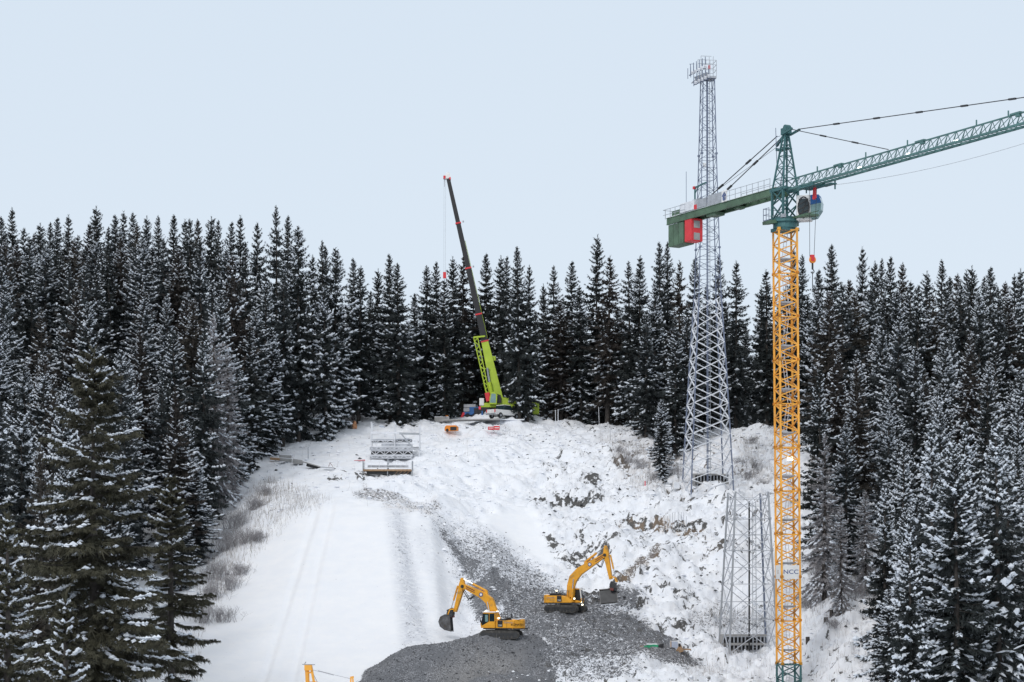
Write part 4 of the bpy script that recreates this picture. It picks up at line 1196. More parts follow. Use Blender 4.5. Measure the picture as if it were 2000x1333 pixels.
b = MB(); b.box((-16.7, 0, zj + .55), (.9, 1.5, .6)); b.tube((-16.6, -.7, zj + .6), (-16.6, .8, zj + .6), .42, n=12); b.box((-17.3, -.6, zj + 1.25), (1.0, .3, .3)); b.bar((-18.2, -.4, zj + 1.3), (-16.3, -.5, zj + 1.45), .1); b.build('hoist_winch', M['galv'], cj)
MB().box((-16.8, -.9, zj + .45), (.6, .15, .5)).build('warning_panel', M['red'], cj)
b = MB(); b.bar((-18.9, .3, zj + 1.2), (-18.9, .3, zj + 3.1), .14); b.bar((-18.9, .3, zj + 3.05), (-16.0, .0, zj + 3.15), .14, .16); b.bar((-18.9, .3, zj + 2.4), (-17.9, .2, zj + 3.05), .1); b.build('davit_arm', M['teal'], cj)
MB().box((-19.0, .3, zj + 3.05), (.35, .3, .3)).build('davit_cap', M['red'], cj)
MB().box((-21.5, .1, zj + .5), (2.2, 1.4, .65)).build('switch_cabinet', M['olive_green'], cj)
MB().bar((-21.8, .9, zj), (-21.8, .9, zj + 5.4), .045).build('antenna', M['galv_blue'], cj)
for k in range(3):
    MB().box((-22.6 + k * 1.14, 0, zj - 1.95), (1.08, 1.5, 2.5)).build('ballast_block', M['olive_green'], cj, bevel=.05)
rb = MB().box((-18.7, 0, zj - 1.85), (1.5, 1.6, 2.6)).build('red_ballast_box', M['red'], cj, bevel=.10)
for z_ in (-1.25, -2.6): MB().box((-17.93, -.05, zj + z_), (.05, .8, .8)).build('vent_grille', M['concrete'], rb)
# pendant bars
def pend(p, q, n_):
    b = MB(); p, q = Vector(p), Vector(q); b.bar(p, q, .075)
    for k in range(1, n_ + 1):
        c_ = p + (q - p) * k / (n_ + 1); d_ = (q - p).normalized(); b.bar(c_ - d_ * .45, c_ + d_ * .45, .2, .16)
    b.build('pendant_bar', M['steel_dark'], up)
for y_ in (-.7, .7): pend((-.9, y_ * .5, za - .1), (-15.9, y_, zj + .4), 2)
pend((1.7, -.3, za + .1), (17.0, -.2, zb + jh + .1), 2); pend((1.9, .3, za + .15), (46.5, .2, zb + jh + .15), 6)
MB().bar((-1.0, 0, za - 1.0), (-16.5, 0, zj + 1.1), .03).build('hoist_rope', M['steel_dark'], up)
# cab hangs on the +y side (camera right)
cabz = .80
cb_ = empty('operator_cab', (2.0, 1.55, cabz), R(42), s=1.12); cb_.parent = up
prof = [(-1.0, 0), (.35, 0), (.95, .35), (1.15, 1.3), (.95, 2.3), (-.9, 2.3), (-1.0, 2.1)]
b = MB(); b.prism([(-1.05, .0), (.30, 0), (.30, 2.35), (-1.05, 2.35)], -.62, .78); b.build('cab_shell', M['white'], cb_, bevel=.12)
b = MB(); b.prism([(.30, .15), (.80, .25), (1.25, .9), (1.30, 1.6), (1.05, 2.3), (.30, 2.3)], -.55, .70); b.build('cab_glazing', M['glass_light'], cb_, bevel=.05)
b = MB(); b.prism([(.30, 1.4), (1.30, 1.55), (1.05, 2.32), (.30, 2.32)], -.58, .73); b.build('sun_visor', M['blue'], cb_)
b = MB()
for k in range(16):
    a0_ = 2 * math.pi * k / 16; a1_ = 2 * math.pi * (k + 1) / 16
    b.bar((-.35 + .52 * math.cos(a0_), -.66, 1.18 + .98 * math.sin(a0_)), (-.35 + .52 * math.cos(a1_), -.66, 1.18 + .98 * math.sin(a1_)), .09)
for k in range(3): b.bar((-.35 - .45, -.66, .55 + k * .45), (-.35 + .45, -.66, .95 + k * .45), .07)
b.bar((-.6, -.66, .35), (0.0, -.66, 2.0), .06)
b.build('side_window_guard', M['black'], cb_)
MB().prism([(-.8, .35), (.1, .35), (.1, 2.0), (-.8, 2.0)], -.645, -.6).build('side_window', M['glass'], cb_)
b = MB(); b.box((1.9, .9, 1.15), (3.4, 1.5, .22)); b.bar((3.4, .2, 1.2), (3.6, 1.6, 1.6), .1); b.build('cab_platform', M['olive_green'], up)
b = MB(); b.box((-1.7, -.3, 1.2), (1.1, 1.8, .1))
for x_ in (-2.2, -1.7, -1.2):
    for y_ in (-1.2, .6): b.bar((x_, y_, 1.2), (x_, y_, 2.5), .05)
for z_ in (1.8, 2.45):
    b.bar((-2.2, -1.2, z_), (-1.2, -1.2, z_), .045); b.bar((-2.2, .6, z_), (-1.2, .6, z_), .045); b.bar((-2.2, -1.2, z_), (-2.2, .6, z_), .045)
b.build('service_platform', M['galv_blue'], up)
# trolley, ropes, hook
TX = 4.6
b = MB(); b.box((TX, 0, zb - .28), (2.6, 1.7, .16))
for x_ in (-1.0, 1.0):
    for y_ in (-.75, .75): b.tube((TX + x_, y_ - .06, zb - .1), (TX + x_, y_ + .06, zb - .1), .18, n=10)
b.box((TX + 2.1, .5, zb - .35), (1.8, .8, .1)); b.bar((TX + 2.8, .8, zb), (TX + 2.8, .8, zb - .9), .12); b.bar((TX - 1.2, .2, zb), (TX - 1.2, .2, zb - .7), .1)
b.build('trolley', M['teal'], up)
b = MB(); b.bar((TX - .1, .45, zb - .3), (TX - .1, .35, zb - 1.5), .28, .22); b.bar((TX + .25, .2, zb - .3), (TX + .15, .35, zb - 1.4), .18); b.build('red_guide_bracket', M['red'], up)
hz_ = zc(520) - z_top
xh = TX + .1
b = MB(); b.bar((xh - .1, -.28, hz_ + .4), (xh - .1, -.30, zb - .3), .035); b.bar((xh - .1, .62, zb - .3), (xh - .1, .28, hz_ + .4), .035); b.build('hoist_rope', M['steel_dark'], up)
hk = MB(); hk.tube((xh - .12, 0, hz_), (xh + .12, 0, hz_), .36, n=14); hk = hk.build('hook_block', M['orange'], up)
b = MB(); b.prism([(xh - .16, hz_ - .15), (xh + .16, hz_ - .15), (xh + .16, hz_ + .5), (xh - .16, hz_ + .5)], -.25, .15); b.build('block_cheek', M['red'], hk)
b = MB(); b.bar((xh, 0, hz_ - .3), (xh, 0, hz_ - 1.0), .14)
for k in range(8):
    a0_ = R(90 - 32 * k); a1_ = R(90 - 32 * (k + 1)); b.bar((xh, .2 * math.cos(a0_), hz_ - 1.2 + .2 * math.sin(a0_)), (xh, .2 * math.cos(a1_), hz_ - 1.2 + .2 * math.sin(a1_)), .07)
b.bar((xh, 0, hz_ - 1.2), (xh, 0, hz_ - 2.9), .06); b.build('lifting_hook', M['steel_dark'], hk)
b = MB(); pts = []
for k in range(21):
    t_ = k / 20; pts.append(Vector((TX + 2.8 + t_ * 44, .8 - t_ * .3, zb - .45 - 4 * 1.1 * t_ * (1 - t_))))
b.path(pts, .018, 4); b.build('trolley_rope', M['galv'], up)
# ---------------------------------------------------------------- excavators
def hull_track(L, Hh, W):
    prof = []
    r = Hh / 2
    for k in range(9): a = R(-90 + 180 * k / 8); prof.append((L / 2 - r + r * math.cos(a), r + r * math.sin(a)))
    for k in range(9): a = R(90 + 180 * k / 8); prof.append((-L / 2 + r + r * math.cos(a), r + r * math.sin(a)))
    return prof
def excavator(loc, rz, s, label, pose, side, track_yaw, tiltdir=0):
    t = empty('excavator', loc, rz, label, 'excavator', None, s)
    W = 2.75
    # running gear
    ug = empty('undercarriage', (0, 0, 0), track_yaw); ug.parent = t; ug.rotation_euler = (tiltdir, 0, track_yaw)
    for y_ in (-1.3, 1.3):
        b = MB(); b.prism(hull_track(4.7, .92, .6), y_ - .32, y_ + .32)
        for k in range(26):
            b.box((-1.95 + k * .156, y_, .95), (.09, .66, .06)); b.box((-1.95 + k * .156, y_, -.02), (.09, .66, .06))
        tr_ = b.build('track', M['track'], ug)
        b = MB()
        for k in range(8): b.tube((-1.7 + k * .48, y_ - .36, .24), (-1.7 + k * .48, y_ + .36, .24), .17, n=10)
        for x_ in (-1.88, 1.88): b.tube((x_, y_ - .35, .46), (x_, y_ + .35, .46), .30, n=12)
        b.build('track_rollers', M['steel_dark'], tr_)
        MB().box((0, y_, .52), (3.3, .70, .26)).build('track_frame', M['steel_dark'], tr_)
    b = MB(); b.box((0, 0, .62), (2.2, 2.4, .35)); b.tube((0, 0, .75), (0, 0, 1.08), .75, n=20); b.build('centre_frame', M['steel_dark'], ug)
    # upper structure
    b = MB(); b.box((-.55, 0, 1.14), (4.6, 2.6, .14)); b.build('turntable_deck', M['steel_dark'], t)
    b = MB(); b.prism([(-2.2, 1.22), (1.2, 1.22), (1.2, 1.40), (.62, 1.95), (-.05, 2.12), (-2.2, 2.12)], -1.36, -.42); b.build('engine_side_housing', M['yellow'], t, bevel=.05)
    b = MB(); b.prism([(-2.2, 1.22), (.12, 1.22), (.12, 2.10), (-2.2, 2.12)], .42, 1.36); b.build('left_side_housing', M['yellow'], t, bevel=.05)
    b = MB(); b.prism([(-2.2, 1.22), (-.3, 1.22), (-.3, 2.10), (-2.2, 2.20)], -.42, .42); b.build('engine_hood', M['yellow'], t, bevel=.05)
    # rounded counterweight
    b = MB(); outl = []
    for k in range(13):
        a = R(-64 + 128 * k / 12); outl.append((-1.15 - 1.75 * math.cos(a), -1.55 * math.sin(a)))
    n_ = len(outl); vs = []
    for z_, q in ((1.08, .93), (1.22, 1.0), (2.05, 1.0), (2.24, .93)):
        for x_, y_ in outl: vs.append((-1.6 + (x_ + 1.6) * q, y_ * q, z_))
    fs = []
    for r_ in range(3):
        for k in range(n_): fs.append((r_ * n_ + k, r_ * n_ + (k + 1) % n_, (r_ + 1) * n_ + (k + 1) % n_, (r_ + 1) * n_ + k))
    fs += [tuple(range(n_ - 1, -1, -1)), tuple(range(3 * n_, 4 * n_))]
    b.add(vs, fs); cwt = b.build('counterweight', M['yellow'], t)
    MB().box((-2.2, .1, 2.27), (.95, 2.1, .09)).build('snow_cap', M['snow'], t, bevel=.04)
    b = MB(); b.box((-1.2, -.55, 2.28), (1.3, .9, .28)); b.box((-1.9, .55, 2.28), (.8, .6, .2)); b.box((-.6, .75, 2.2), (.9, .7, .16)); b.build('engine_cover', M['black'], t, bevel=.04)
    b = MB(); b.tube((-1.0, -.75, 2.3), (-1.0, -.75, 2.85), .07); b.build('exhaust_pipe', M['steel_dark'], t)
    b = MB()
    for y_ in (-1.25, -.5):
        b.path([Vector((-.3, y_, 2.1)), Vector((-.3, y_, 2.75)), Vector((.5, y_, 2.75)), Vector((.5, y_, 2.0))], .025, 5)
    b.bar((-.3, -1.25, 2.45), (.5, -1.25, 2.45), .04); b.build('handrail', M['steel_dark'], t)
    # stripe panel and lettering on both flanks
    for y_, q in ((-1.39, 0), (1.39, 180)):
        pn_ = MB().box((-.42, y_, 1.72), (.62, .03, .74)).build('dark_panel', M['black'], t)
        text_mesh('side_lettering', '290', .30, M['white'], pn_, (-.42, y_ * 1.018, 1.52), (R(90), 0, R(q)), .006)
        text_mesh('maker_lettering', 'KOMATSU', .24, M['greytarp'], t, (-1.5, y_ * .999, 1.85), (R(90), 0, R(q)), .006)
        MB().box((-1.25, y_ * .985, 1.62), (.02, .02, .8)).build('door_seam', M['black'], t)
    text_mesh('rear_lettering', 'KOMATSU', .36, M['black'], cwt, (-2.52, 1.14, 1.62), (R(90), 0, R(180 + 52)), .015, 1.05)
    # cab at the left front
    cab = empty('cab', (0, 0, 0), 0); cab.parent = t
    cp = [(.18, 1.22), (1.92, 1.22), (2.02, 1.75), (1.72, 3.0), (.28, 3.0), (.18, 2.2)]
    b = MB(); b.prism(cp, .40, 1.36); b.build('cab_body', M['black'], cab)
    b = MB()
    for y_ in (.39, 1.37):
        for p, q in (((.22, 1.24), (.22, 3.0)), ((.95, 2.98), (.95, 1.3)), ((.22, 2.96), (1.72, 2.96)), ((.22, 1.28), (1.92, 1.28)), ((1.92, 1.22), (2.0, 1.8))):
            b.bar((p[0], y_, p[1]), (q[0], y_, q[1]), .10 if p[0] != .95 else .05)
    b.box((.22, .88, 2.1), (.1, .98, 1.8)); b.prism([(.30, 1.24), (1.95, 1.24), (1.95, 1.42), (.95, 1.98), (.30, 1.98)], 1.36, 1.40); b.prism([(.30, 1.24), (1.95, 1.24), (1.95, 1.42), (.95, 1.60), (.30, 1.60)], .36, .40)
    b.build('cab_frame', M['yellow'], cab)
    for x0_, x1_ in ((.34, .90), (1.02, 1.78)):
        MB().prism([(x0_, 2.05 if x0_ < 1 else 1.95), (x1_, 2.05 if x0_ < 1 else 1.5), (x1_ - .1 * (x0_ > 1), 2.88), (x0_, 2.88)], 1.365, 1.38).build('side_window', M['glass'], cab)
    MB().box((1.30, 1.384, 2.35), (.34, .006, .78)).build('painted_window_reflection', M['glass_light'], cab)  # pale sheet over the window: a reflection painted on as colour
    b = MB(); b.add([(1.94, .46, 1.5), (1.94, 1.30, 1.5), (1.76, 1.30, 2.9), (1.76, .46, 2.9)], [(0, 1, 2, 3)]); b.xform(Matrix.Translation((.05, 0, 0))); b.build('windscreen', M['glass'], cab)
    MB().box((1.0, .88, 3.07), (1.66, 1.05, .12)).build('snowy_cab_roof', M['snow'], cab, bevel=.04)
    b = MB(); b.bar((1.75, 1.35, 2.98), (2.15, 1.4, 2.92), .06); b.bar((1.95, 1.5, 1.7), (1.95, 1.5, 2.15), .03); b.box((1.98, 1.55, 2.05), (.08, .2, .34)); b.build('mirror', M['steel_dark'], cab)
    if side == 'right':
        b = MB(); b.bar((2.0, .42, 1.5), (1.78, .42, 3.0), .12); b.bar((1.78, .42, 3.0), (2.1, .42, 2.9), .14); b.build('frosted_pillar', M['white'], cab)
    # boom
    BO, BW, A0, AP, A1 = pose['boom'], pose['bw'], pose['a0'], pose['ap'], pose['a1']
    b = MB(); b.strip(BO, BW, -.26, .26); boom = b.build('boom', M['yellow'], t, bevel=.03)
    mid = Vector(BO[len(BO) - 3 if len(BO) > 4 else 1]); k2 = Vector(BO[-2]); d2 = (Vector(BO[-1]) - k2).normalized(); n2_ = Vector((-d2.y, d2.x))
    ang_ = math.atan2(d2.y, d2.x)
    for y_ in (-.29, .29):
        e_ = k2 + d2 * .12
        em = MB().tube((e_.x, y_ * .93, e_.y), (e_.x, y_, e_.y), .25, n=18).build('emblem_disc', M['signblue'], boom)
        MB().tube((e_.x, y_ * .99, e_.y), (e_.x, y_ * 1.03, e_.y), .15, n=14).build('emblem_centre', M['white'], em)
        b = MB(); p_ = k2 + d2 * 1.0; q_ = k2 + d2 * 2.2
        b.bar((p_.x, y_ * .97, p_.y + .1), (q_.x, y_ * .97, q_.y + .1), .02, .10); b.bar((p_.x, y_ * .97, p_.y - .12), (q_.x, y_ * .97, q_.y - .12), .02, .08); b.build('boom_stripe_lettering', M['reddirt'], boom)
    for y_ in (-.46, .46):
        f_ = Vector((.95, 1.55)); h_ = Vector(BO[2 if len(BO) > 4 else 1]) + Vector((.12, -.1))
        m_ = f_ + (h_ - f_) * .55
        cy = MB().tube((f_.x, y_, f_.y), (m_.x, y_, m_.y), .13, n=10).build('boom_cylinder', M['yellow'], t)
        MB().tube((m_.x, y_, m_.y), (h_.x, y_, h_.y), .065, n=8).build('piston_rod', M['chrome'], cy)
    c0 = k2 - d2 * .2 + n2_ * .62; c1 = Vector(A0) + Vector((-.12, -.12)); cm = c0 + (c1 - c0) * .58
    cy = MB().tube((c0.x, 0, c0.y), (cm.x, 0, cm.y), .14, n=10).build('arm_cylinder', M['yellow'], t)
    MB().tube((cm.x, 0, cm.y), (c1.x, 0, c1.y), .065, n=8).build('piston_rod', M['chrome'], cy)
    MB().bar((c0.x - .1, 0, c0.y - .5), (c0.x, 0, c0.y + .05), .3, .3).build('cylinder_bracket', M['yellow'], boom)
    # arm (the box section is deepest beside the boom pin)
    A0v, APv, A1v = Vector(A0), Vector(AP), Vector(A1)
    ad = (A1v - A0v).normalized(); an = Vector((ad.y, -ad.x));
    if an.x < 0: an = -an
    pr = [A0v - an * .16, A0v + an * .12, APv + an * .62, APv + ad * .5 + an * .58, A1v + an * .20, A1v - an * .16, APv + ad * .9 - an * .02, APv - an * .18]
    arm = MB().prism([(q.x, q.y) for q in pr], -.23, .23).build('arm', M['yellow'], t, bevel=.03)
    MB().tube((APv.x + .1 * an.x, -.36, APv.y), (APv.x + .1 * an.x, .36, APv.y), .20, n=12).build('arm_pin', M['steel_dark'], arm)
    b0 = APv + ad * .1 + an * .78; b1 = A1v - ad * .15 + an * .62; bm = b0 + (b1 - b0) * .62
    cy = MB().tube((b0.x, 0, b0.y), (bm.x, 0, bm.y), .11, n=10).build('bucket_cylinder', M['yellow'], arm)
    MB().tube((bm.x, 0, bm.y), (b1.x, 0, b1.y), .055, n=8).build('piston_rod', M['chrome'], cy)
    b = MB()
    for y_ in (-.3, .3): b.bar((b1.x, y_, b1.y), (A1v.x, y_, A1v.y + .35), .09, .14); b.bar((b1.x, y_, b1.y), (b1.x + .25, y_, b1.y - .6), .09, .14)
    b.build('bucket_link', M['yellow'], arm)
    b = MB()    # hydraulic hoses
    for y_ in (-.3, -.22, .3, .22):
        p0 = k2 + d2 * .9 - n2_ * .42; p3 = APv + ad * .35 - an * .05
        pts = [Vector((p0.x, y_, p0.y)), Vector(((p0.x + p3.x) / 2, y_, (p0.y + p3.y) / 2 - .55 - abs(y_))), Vector((p3.x - .1, y_, p3.y - .25)), Vector((p3.x + .1, y_, p3.y))]
        b.path(pts, .035, 5)
    b.build('hydraulic_hoses', M['rubber'], t)
    # coupler with tilt rotator
    cpv = Vector(pose['coupler'])
    cpl = MB(); cpl.tube((cpv.x, -.34, cpv.y), (cpv.x, .34, cpv.y), .42, n=12); cpl.box((cpv.x, 0, cpv.y + .3), (.75, .5, .55), 0, .4); cpl.box((cpv.x + .1, .1, cpv.y - .3), (.8, .7, .4), .3, .3)
    cpl = cpl.build('tilt_coupler', M['steel_dark'], t, bevel=.04)
    MB().box((cpv.x - .1, -.2, cpv.y - .35), (.45, .75, .3), .2, .2).build('coupler_plate', M['reddirt'], cpl)
    # bucket: curved shell with side plates
    bk_ = empty('bucket', pose['bk'], 0); bk_.parent = t; bk_.rotation_euler = pose['bkrot']
    bwid = pose['bkw']
    arc = pose['arc']
    b = MB()
    inn = [(x_ * .90 + .04, z_ * .90) for x_, z_ in arc]
    for (o0, o1, i0, i1) in zip(arc[:-1], arc[1:], inn[:-1], inn[1:]): b.prism([o0, o1, i1, i0], -bwid / 2, bwid / 2)
    b.build('bucket_shell', M['bucket'], bk_)
    for y_ in (-bwid / 2, bwid / 2 - .05): MB().prism(arc, y_, y_ + .05).build('bucket_side', M['bucket'], bk_)
    MB().prism([(x_ * .8 + .03, z_ * .8) for x_, z_ in arc], -bwid / 2 + .06, bwid / 2 - .06).build('bucket_inner', M['steel_dark'], bk_)
    lip = arc[-1]; MB().bar((lip[0], -bwid / 2, lip[1]), (lip[0], bwid / 2, lip[1]), .10, .06).build('cutting_edge', M['chrome'], bk_)
    for p in pose['lamps']: MB().box(p, (.16, .22, .18)).build('work_lamp', M['lamp'], t)
    return t
th1 = R(22)
y1 = 209.5
e1x = (979 - 1000) / F * y1
excavator((e1x, y1, P(979, 1247, y1).z), math.pi - th1, .90,
          'yellow excavator on top of the dark gravel heap with bucket hanging to the left',
          dict(boom=[(.45, 2.0), (1.0, 3.2), (1.45, 4.35), (2.35, 5.05), (4.75, 6.1)], bw=[.85, .95, 1.0, .85, .48], a0=(4.95, 7.05), ap=(4.75, 6.05), a1=(5.85, 3.05),
               coupler=(6.45, 2.85), bk=(6.9, 0, 1.75), bkrot=(0, 0, R(8)), bkw=1.25,
               arc=[(-.45, .95), (.15, 1.0), (.70, .72), (.92, .15), (.72, -.45), (.15, -.85), (-.62, -1.02)], lamps=[(1.7, .6, 3.1), (.3, .42, 3.1), (.1, .5, 2.35)]),
          'left', R(14), 0)
th2 = R(-20)
y2 = 226
e2x = (1105 - 1000) / F * y2
excavator((e2x, y2, P(1105, 1196, y2).z), th2, .885,
          'yellow excavator with raised boom and wide bucket reaching right across the upper gravel',
          dict(boom=[(.65, 1.9), (.72, 3.3), (1.05, 4.35), (1.9, 5.25), (3.2, 6.05), (5.2, 7.25)], bw=[.9, 1.0, 1.1, 1.0, .85, .5], a0=(5.35, 8.5), ap=(5.2, 7.3), a1=(6.05, 4.2),
               coupler=(6.35, 3.3), bk=(5.75, 0, 2.0), bkrot=(R(6), R(0), R(-75)), bkw=2.25,
               arc=[(-.15, 1.05), (-.62, .75), (-.78, .2), (-.55, -.45), (-.05, -.80), (.50, -.95)][::1], lamps=[(-1.0, -.7, 2.75), (1.45, -.9, 1.75), (2.05, .6, .95), (1.9, .5, 1.3)]),
          'right', R(-8), 0)

# ---------------------------------------------------------------- mobile crane on the crest
YM = 323
gm0 = P(965, 817, YM); gzm = gm0.z
K = F / YM
mc = empty('mobile_crane', (gm0.x, YM, gzm), 0, 'lime green mobile crane with a long black telescopic boom raised above the trees', 'crane')
def ml(px, py): return ((px - 965) / K, (817 - py) / K)      # photo point -> local x, z in the crane's plane
b = MB(); b.box((2.0, .8, 1.15), (10.5, 2.4, .9)); b.box((-1.55, .2, 1.1), (1.9, 2.5, 1.1)); b.build('chassis', M['black'], mc, bevel=.05)
for x_ in (-1.25, .5, 2.3, 4.2):
    for y_ in (-1.15, 2.0):
        w_ = MB().tube((x_, y_ - .22, .62), (x_, y_ + .22, .62), .66, n=18).build('wheel', M['rubber'], mc)
        MB().tube((x_, y_ - .25, .62), (x_, y_ + .25, .62), .34, n=14).build('rim', M['galv'], w_)
b = MB(); b.box((6.7, .7, 1.6), (1.2, 2.3, 1.9)); b.build('driver_cab', M['lime'], mc, bevel=.08)
b = MB(); b.prism([(-2.2, 1.65), (3.2, 1.65), (3.2, 2.6), (2.6, 3.2), (.9, 3.3), (.4, 2.6), (-2.2, 2.3)], -.9, 1.6); b.build('superstructure', M['lime'], mc, bevel=.08)
b = MB(); b.box((-2.0, -.4, 2.55), (.75, 1.2, 1.2)); b.build('winch_housing', M['white'], mc, bevel=.06)
b = MB(); b.box((3.6, .4, 2.5), (1.6, 2.5, 1.5)); b.build('counterweight', M['lime'], mc, bevel=.08)
cbm = MB().prism([(-.75, 2.1), (.45, 2.1), (.55, 3.6), (.1, 4.1), (-.45, 4.05), (-.70, 3.2)], -1.9, -1.05).build('operator_cab', M['lime'], mc, bevel=.04)
MB().prism([(-.66, 2.35), (.28, 2.3), (.30, 3.75), (-.40, 3.8)], -1.93, -1.9).build('cab_window', M['glass_light'], cbm)
MB().prism([(.36, 2.3), (1.2, 2.4), (1.1, 3.6), (.5, 3.8)], -1.3, -1.0).build('dark_engine_grille', M['black'], mc)
bx = lambda py: 971 + (py - 775) * .2245      # photo x of the boom's centre line
def bpt(py, off=0): x_, z_ = ml(bx(py) + off, py); return Vector((x_, .25, z_))
def bseg(pa, pb, wa, wb, material, name):
    a, c = bpt(pa), bpt(pb); d = (c - a).normalized(); n_ = Vector((d.z, 0, -d.x)) * .5
    wa /= K; wb /= K; b = MB()
    vs = []
    for e_, w_ in ((a, wa), (c, wb)):
        for sx, sy in ((-1, -1), (1, -1), (1, 1), (-1, 1)): vs.append(e_ + n_ * w_ * sx + Vector((0, .42 * w_ * sy, 0)))
    b.add(vs, [(3, 2, 1, 0), (4, 5, 6, 7), (0, 1, 5, 4), (1, 2, 6, 5), (2, 3, 7, 6), (3, 0, 4, 7)])
    return b.build(name, material, mc)
s0 = bseg(792, 666, 22, 13.5, M['lime'], 'boom_base_section')
for k, (pa, pb, wa, wb) in enumerate([(668, 614, 12.5, 11.5), (615, 524, 11, 10.5), (525, 436, 9.8, 9.2), (437, 350, 8.6, 7.4)]):
    bseg(pa, pb, wa, wb, M['black'], 'boom_section')
for py, w_ in ((667, 15), (614, 13.5), (524, 12.5), (436, 11)): bseg(py + 1.4, py - 1.4, w_, w_, M['red'], 'boom_collar')
b = MB(); a, c = bpt(660, 7.0), bpt(470, 5.6); b.bar(a, c, .08, .08); b.build('boom_side_pipe', M['lime'], mc)
b = MB(); p_ = bpt(345, -1); b.box(p_, (1.05, .7, .7), 0, R(-12)); b.box(p_ + Vector((.1, 0, .45)), (.5, .5, .4)); hd_ = b.build('boom_head', M['white'], mc)
b = MB(); b.box(p_ + Vector((-.45, -.1, -.15)), (.35, .8, .45)); b.box(p_ + Vector((.45, -.1, -.35)), (.25, .8, .35)); b.build('red_head_plate', M['red'], hd_)
for py in (436, 524, 614): b = MB(); q_ = bpt(py, 8); b.box(q_ + Vector((.15, 0, .3)), (.25, .3, .25)); b.build('rope_guide', M['galv'], mc)
b = MB(); q_ = bpt(345, -4); z1_ = .5
b.bar(q_, (q_.x - .05, .2, q_.z - 15.5), .035); b.bar(q_ + Vector((-.28, 0, 0)), (q_.x - .3, .2, q_.z - 15.5), .035); b.bar(q_ + Vector((-.2, 0, -.3)), q_ + Vector((-.2, 0, -1.6)), .10); b.build('hoist_ropes', M['galv'], mc)
hb_ = MB().box((q_.x - .18, .2, q_.z - 16), (.5, .4, 1.0)).build('hook_block', M['red'], mc)
# lattice jib folded along the boom's left flank
b = MB()
def jpt(t_, i):
    py = 778 - t_ * 118; x_, z_ = ml(955 - t_ * 26 + (-1 if i % 2 else 1) * (4.0 if t_ > .1 else 2.5), py); return Vector((x_, -.4 + (.8 if i > 1 else 0), z_))
for i in range(4): b.bar(jpt(0, i), jpt(1, i), .13)
for k in range(15):
    for i, j in ((0, 1), (2, 3), (0, 2), (1, 3)):
        a, c = jpt(k / 15, i), jpt((k + 1) / 15, j)
        b.bar(a, c, .09) if k % 2 else b.bar(jpt(k / 15, j), jpt((k + 1) / 15, i), .09)
b.bar(jpt(1, 1), jpt(1, 0) + Vector((1.2, 0, .2)), .25); b.bar(jpt(.5, 1), jpt(.5, 0) + Vector((1, 0, -.3)), .12)
b.build('folding_lattice_jib', M['lime'], mc)
a, c = ml(953, 720), ml(957, 748); lc = MB().tube((a[0] - .1, -.75, a[1]), (c[0] - .1, -.75, c[1]), .20, n=10).build('luffing_rod', M['chrome'], mc)
a, c = ml(957, 748), ml(965, 790); MB().tube((a[0] - .1, -.75, a[1]), (c[0] - .1, -.75, c[1]), .34, n=10).build('luffing_cylinder', M['lime'], mc)
x_, z_ = ml(953, 777); MB().box((x_, -1.0, z_), (.8, .7, 1.4), 0, R(-12)).build('red_winch', M['red'], mc, bevel=.08)
x_, z_ = ml(962, 700); MB().box((x_ + .1, .4, z_), (.8, .6, .7)).build('side_winch', M['lime'], mc)
b = MB(); b.box((-1.9, -1.6, .35), (.35, 1.2, .3)); b.bar((-1.9, -2.0, 0), (-1.9, -2.0, 1.0), .22); b.build('outrigger', M['blue'], mc)
MB().box((-2.3, -1.1, 1.55), (.35, .1, .5)).build('hazard_plate', M['pink'], mc)

# ---------------------------------------------------------------- pickup
t = empty('pickup_truck', P(984, 818.5, 318), R(46), 'white pickup truck parked below the lime green crane', 'pickup', None, 1.12)
b = MB(); b.prism([(-2.55, .48), (2.6, .48), (2.7, .95), (2.5, 1.12), (1.15, 1.2), (-2.6, 1.2)], -.92, .92); b.build('body', M['white'], t, bevel=.06)
b = MB(); b.prism([(-.9, 1.2), (1.15, 1.2), (.65, 1.85), (-.75, 1.88)], -.80, .80); b.build('cabin', M['glass'], t, bevel=.05)
MB().box((-.1, 0, 1.9), (1.3, 1.5, .08)).build('roof', M['white'], t)
b = MB(); b.box((-2.63, 0, .92), (.05, 1.5, .5)); b.build('tailgate', M['white'], t)
for y_ in (-.82, .82): MB().box((-2.64, y_, .98), (.08, .16, .40)).build('tail_light', M['red'], t)
MB().box((-2.68, 0, .52), (.14, 1.8, .18)).build('rear_bumper', M['galv'], t)
for x_ in (-1.6, 1.65):
    for y_ in (-.85, .85):
        w_ = MB().tube((x_, y_ - .13, .38), (x_, y_ + .13, .38), .39, n=16).build('wheel', M['rubber'], t)
        MB().tube((x_, y_ - .14, .38), (x_, y_ + .14, .38), .2, n=12).build('rim', M['galv'], w_)
# blue trailer with grey bundle
t = empty('flatbed_trailer', P(923, 818, 326), R(-10), 'blue flatbed trailer with grey covered load left of the lime green crane', 'trailer')
b = MB(); b.box((0, 0, .75), (2.9, 2.4, .45)); b.box((.55, 0, 1.35), (1.7, 2.2, .9)); b.build('trailer_bed', M['blue'], t, bevel=.04)
b = MB(); b.box((-.3, 0, 2.0), (2.0, 2.0, .55)); b.box((-.8, -.2, 1.35), (1.0, 1.8, .6)); b.build('covered_load', M['greytarp'], t, bevel=.06)
for x_ in (-.6, .6):
    w_ = MB().tube((x_, -1.2, .4), (x_, -.9, .4), .42, n=14).build('wheel', M['rubber'], t)
MB().box((-1.4, -1.22, .5), (.4, .05, .9), 0, R(25)).build('red_corner_plate', M['red'], t)
MB().box((1.35, -1.22, 1.3), (.35, .05, .8), 0, R(25)).build('pink_side_mark', M['pink'], t)

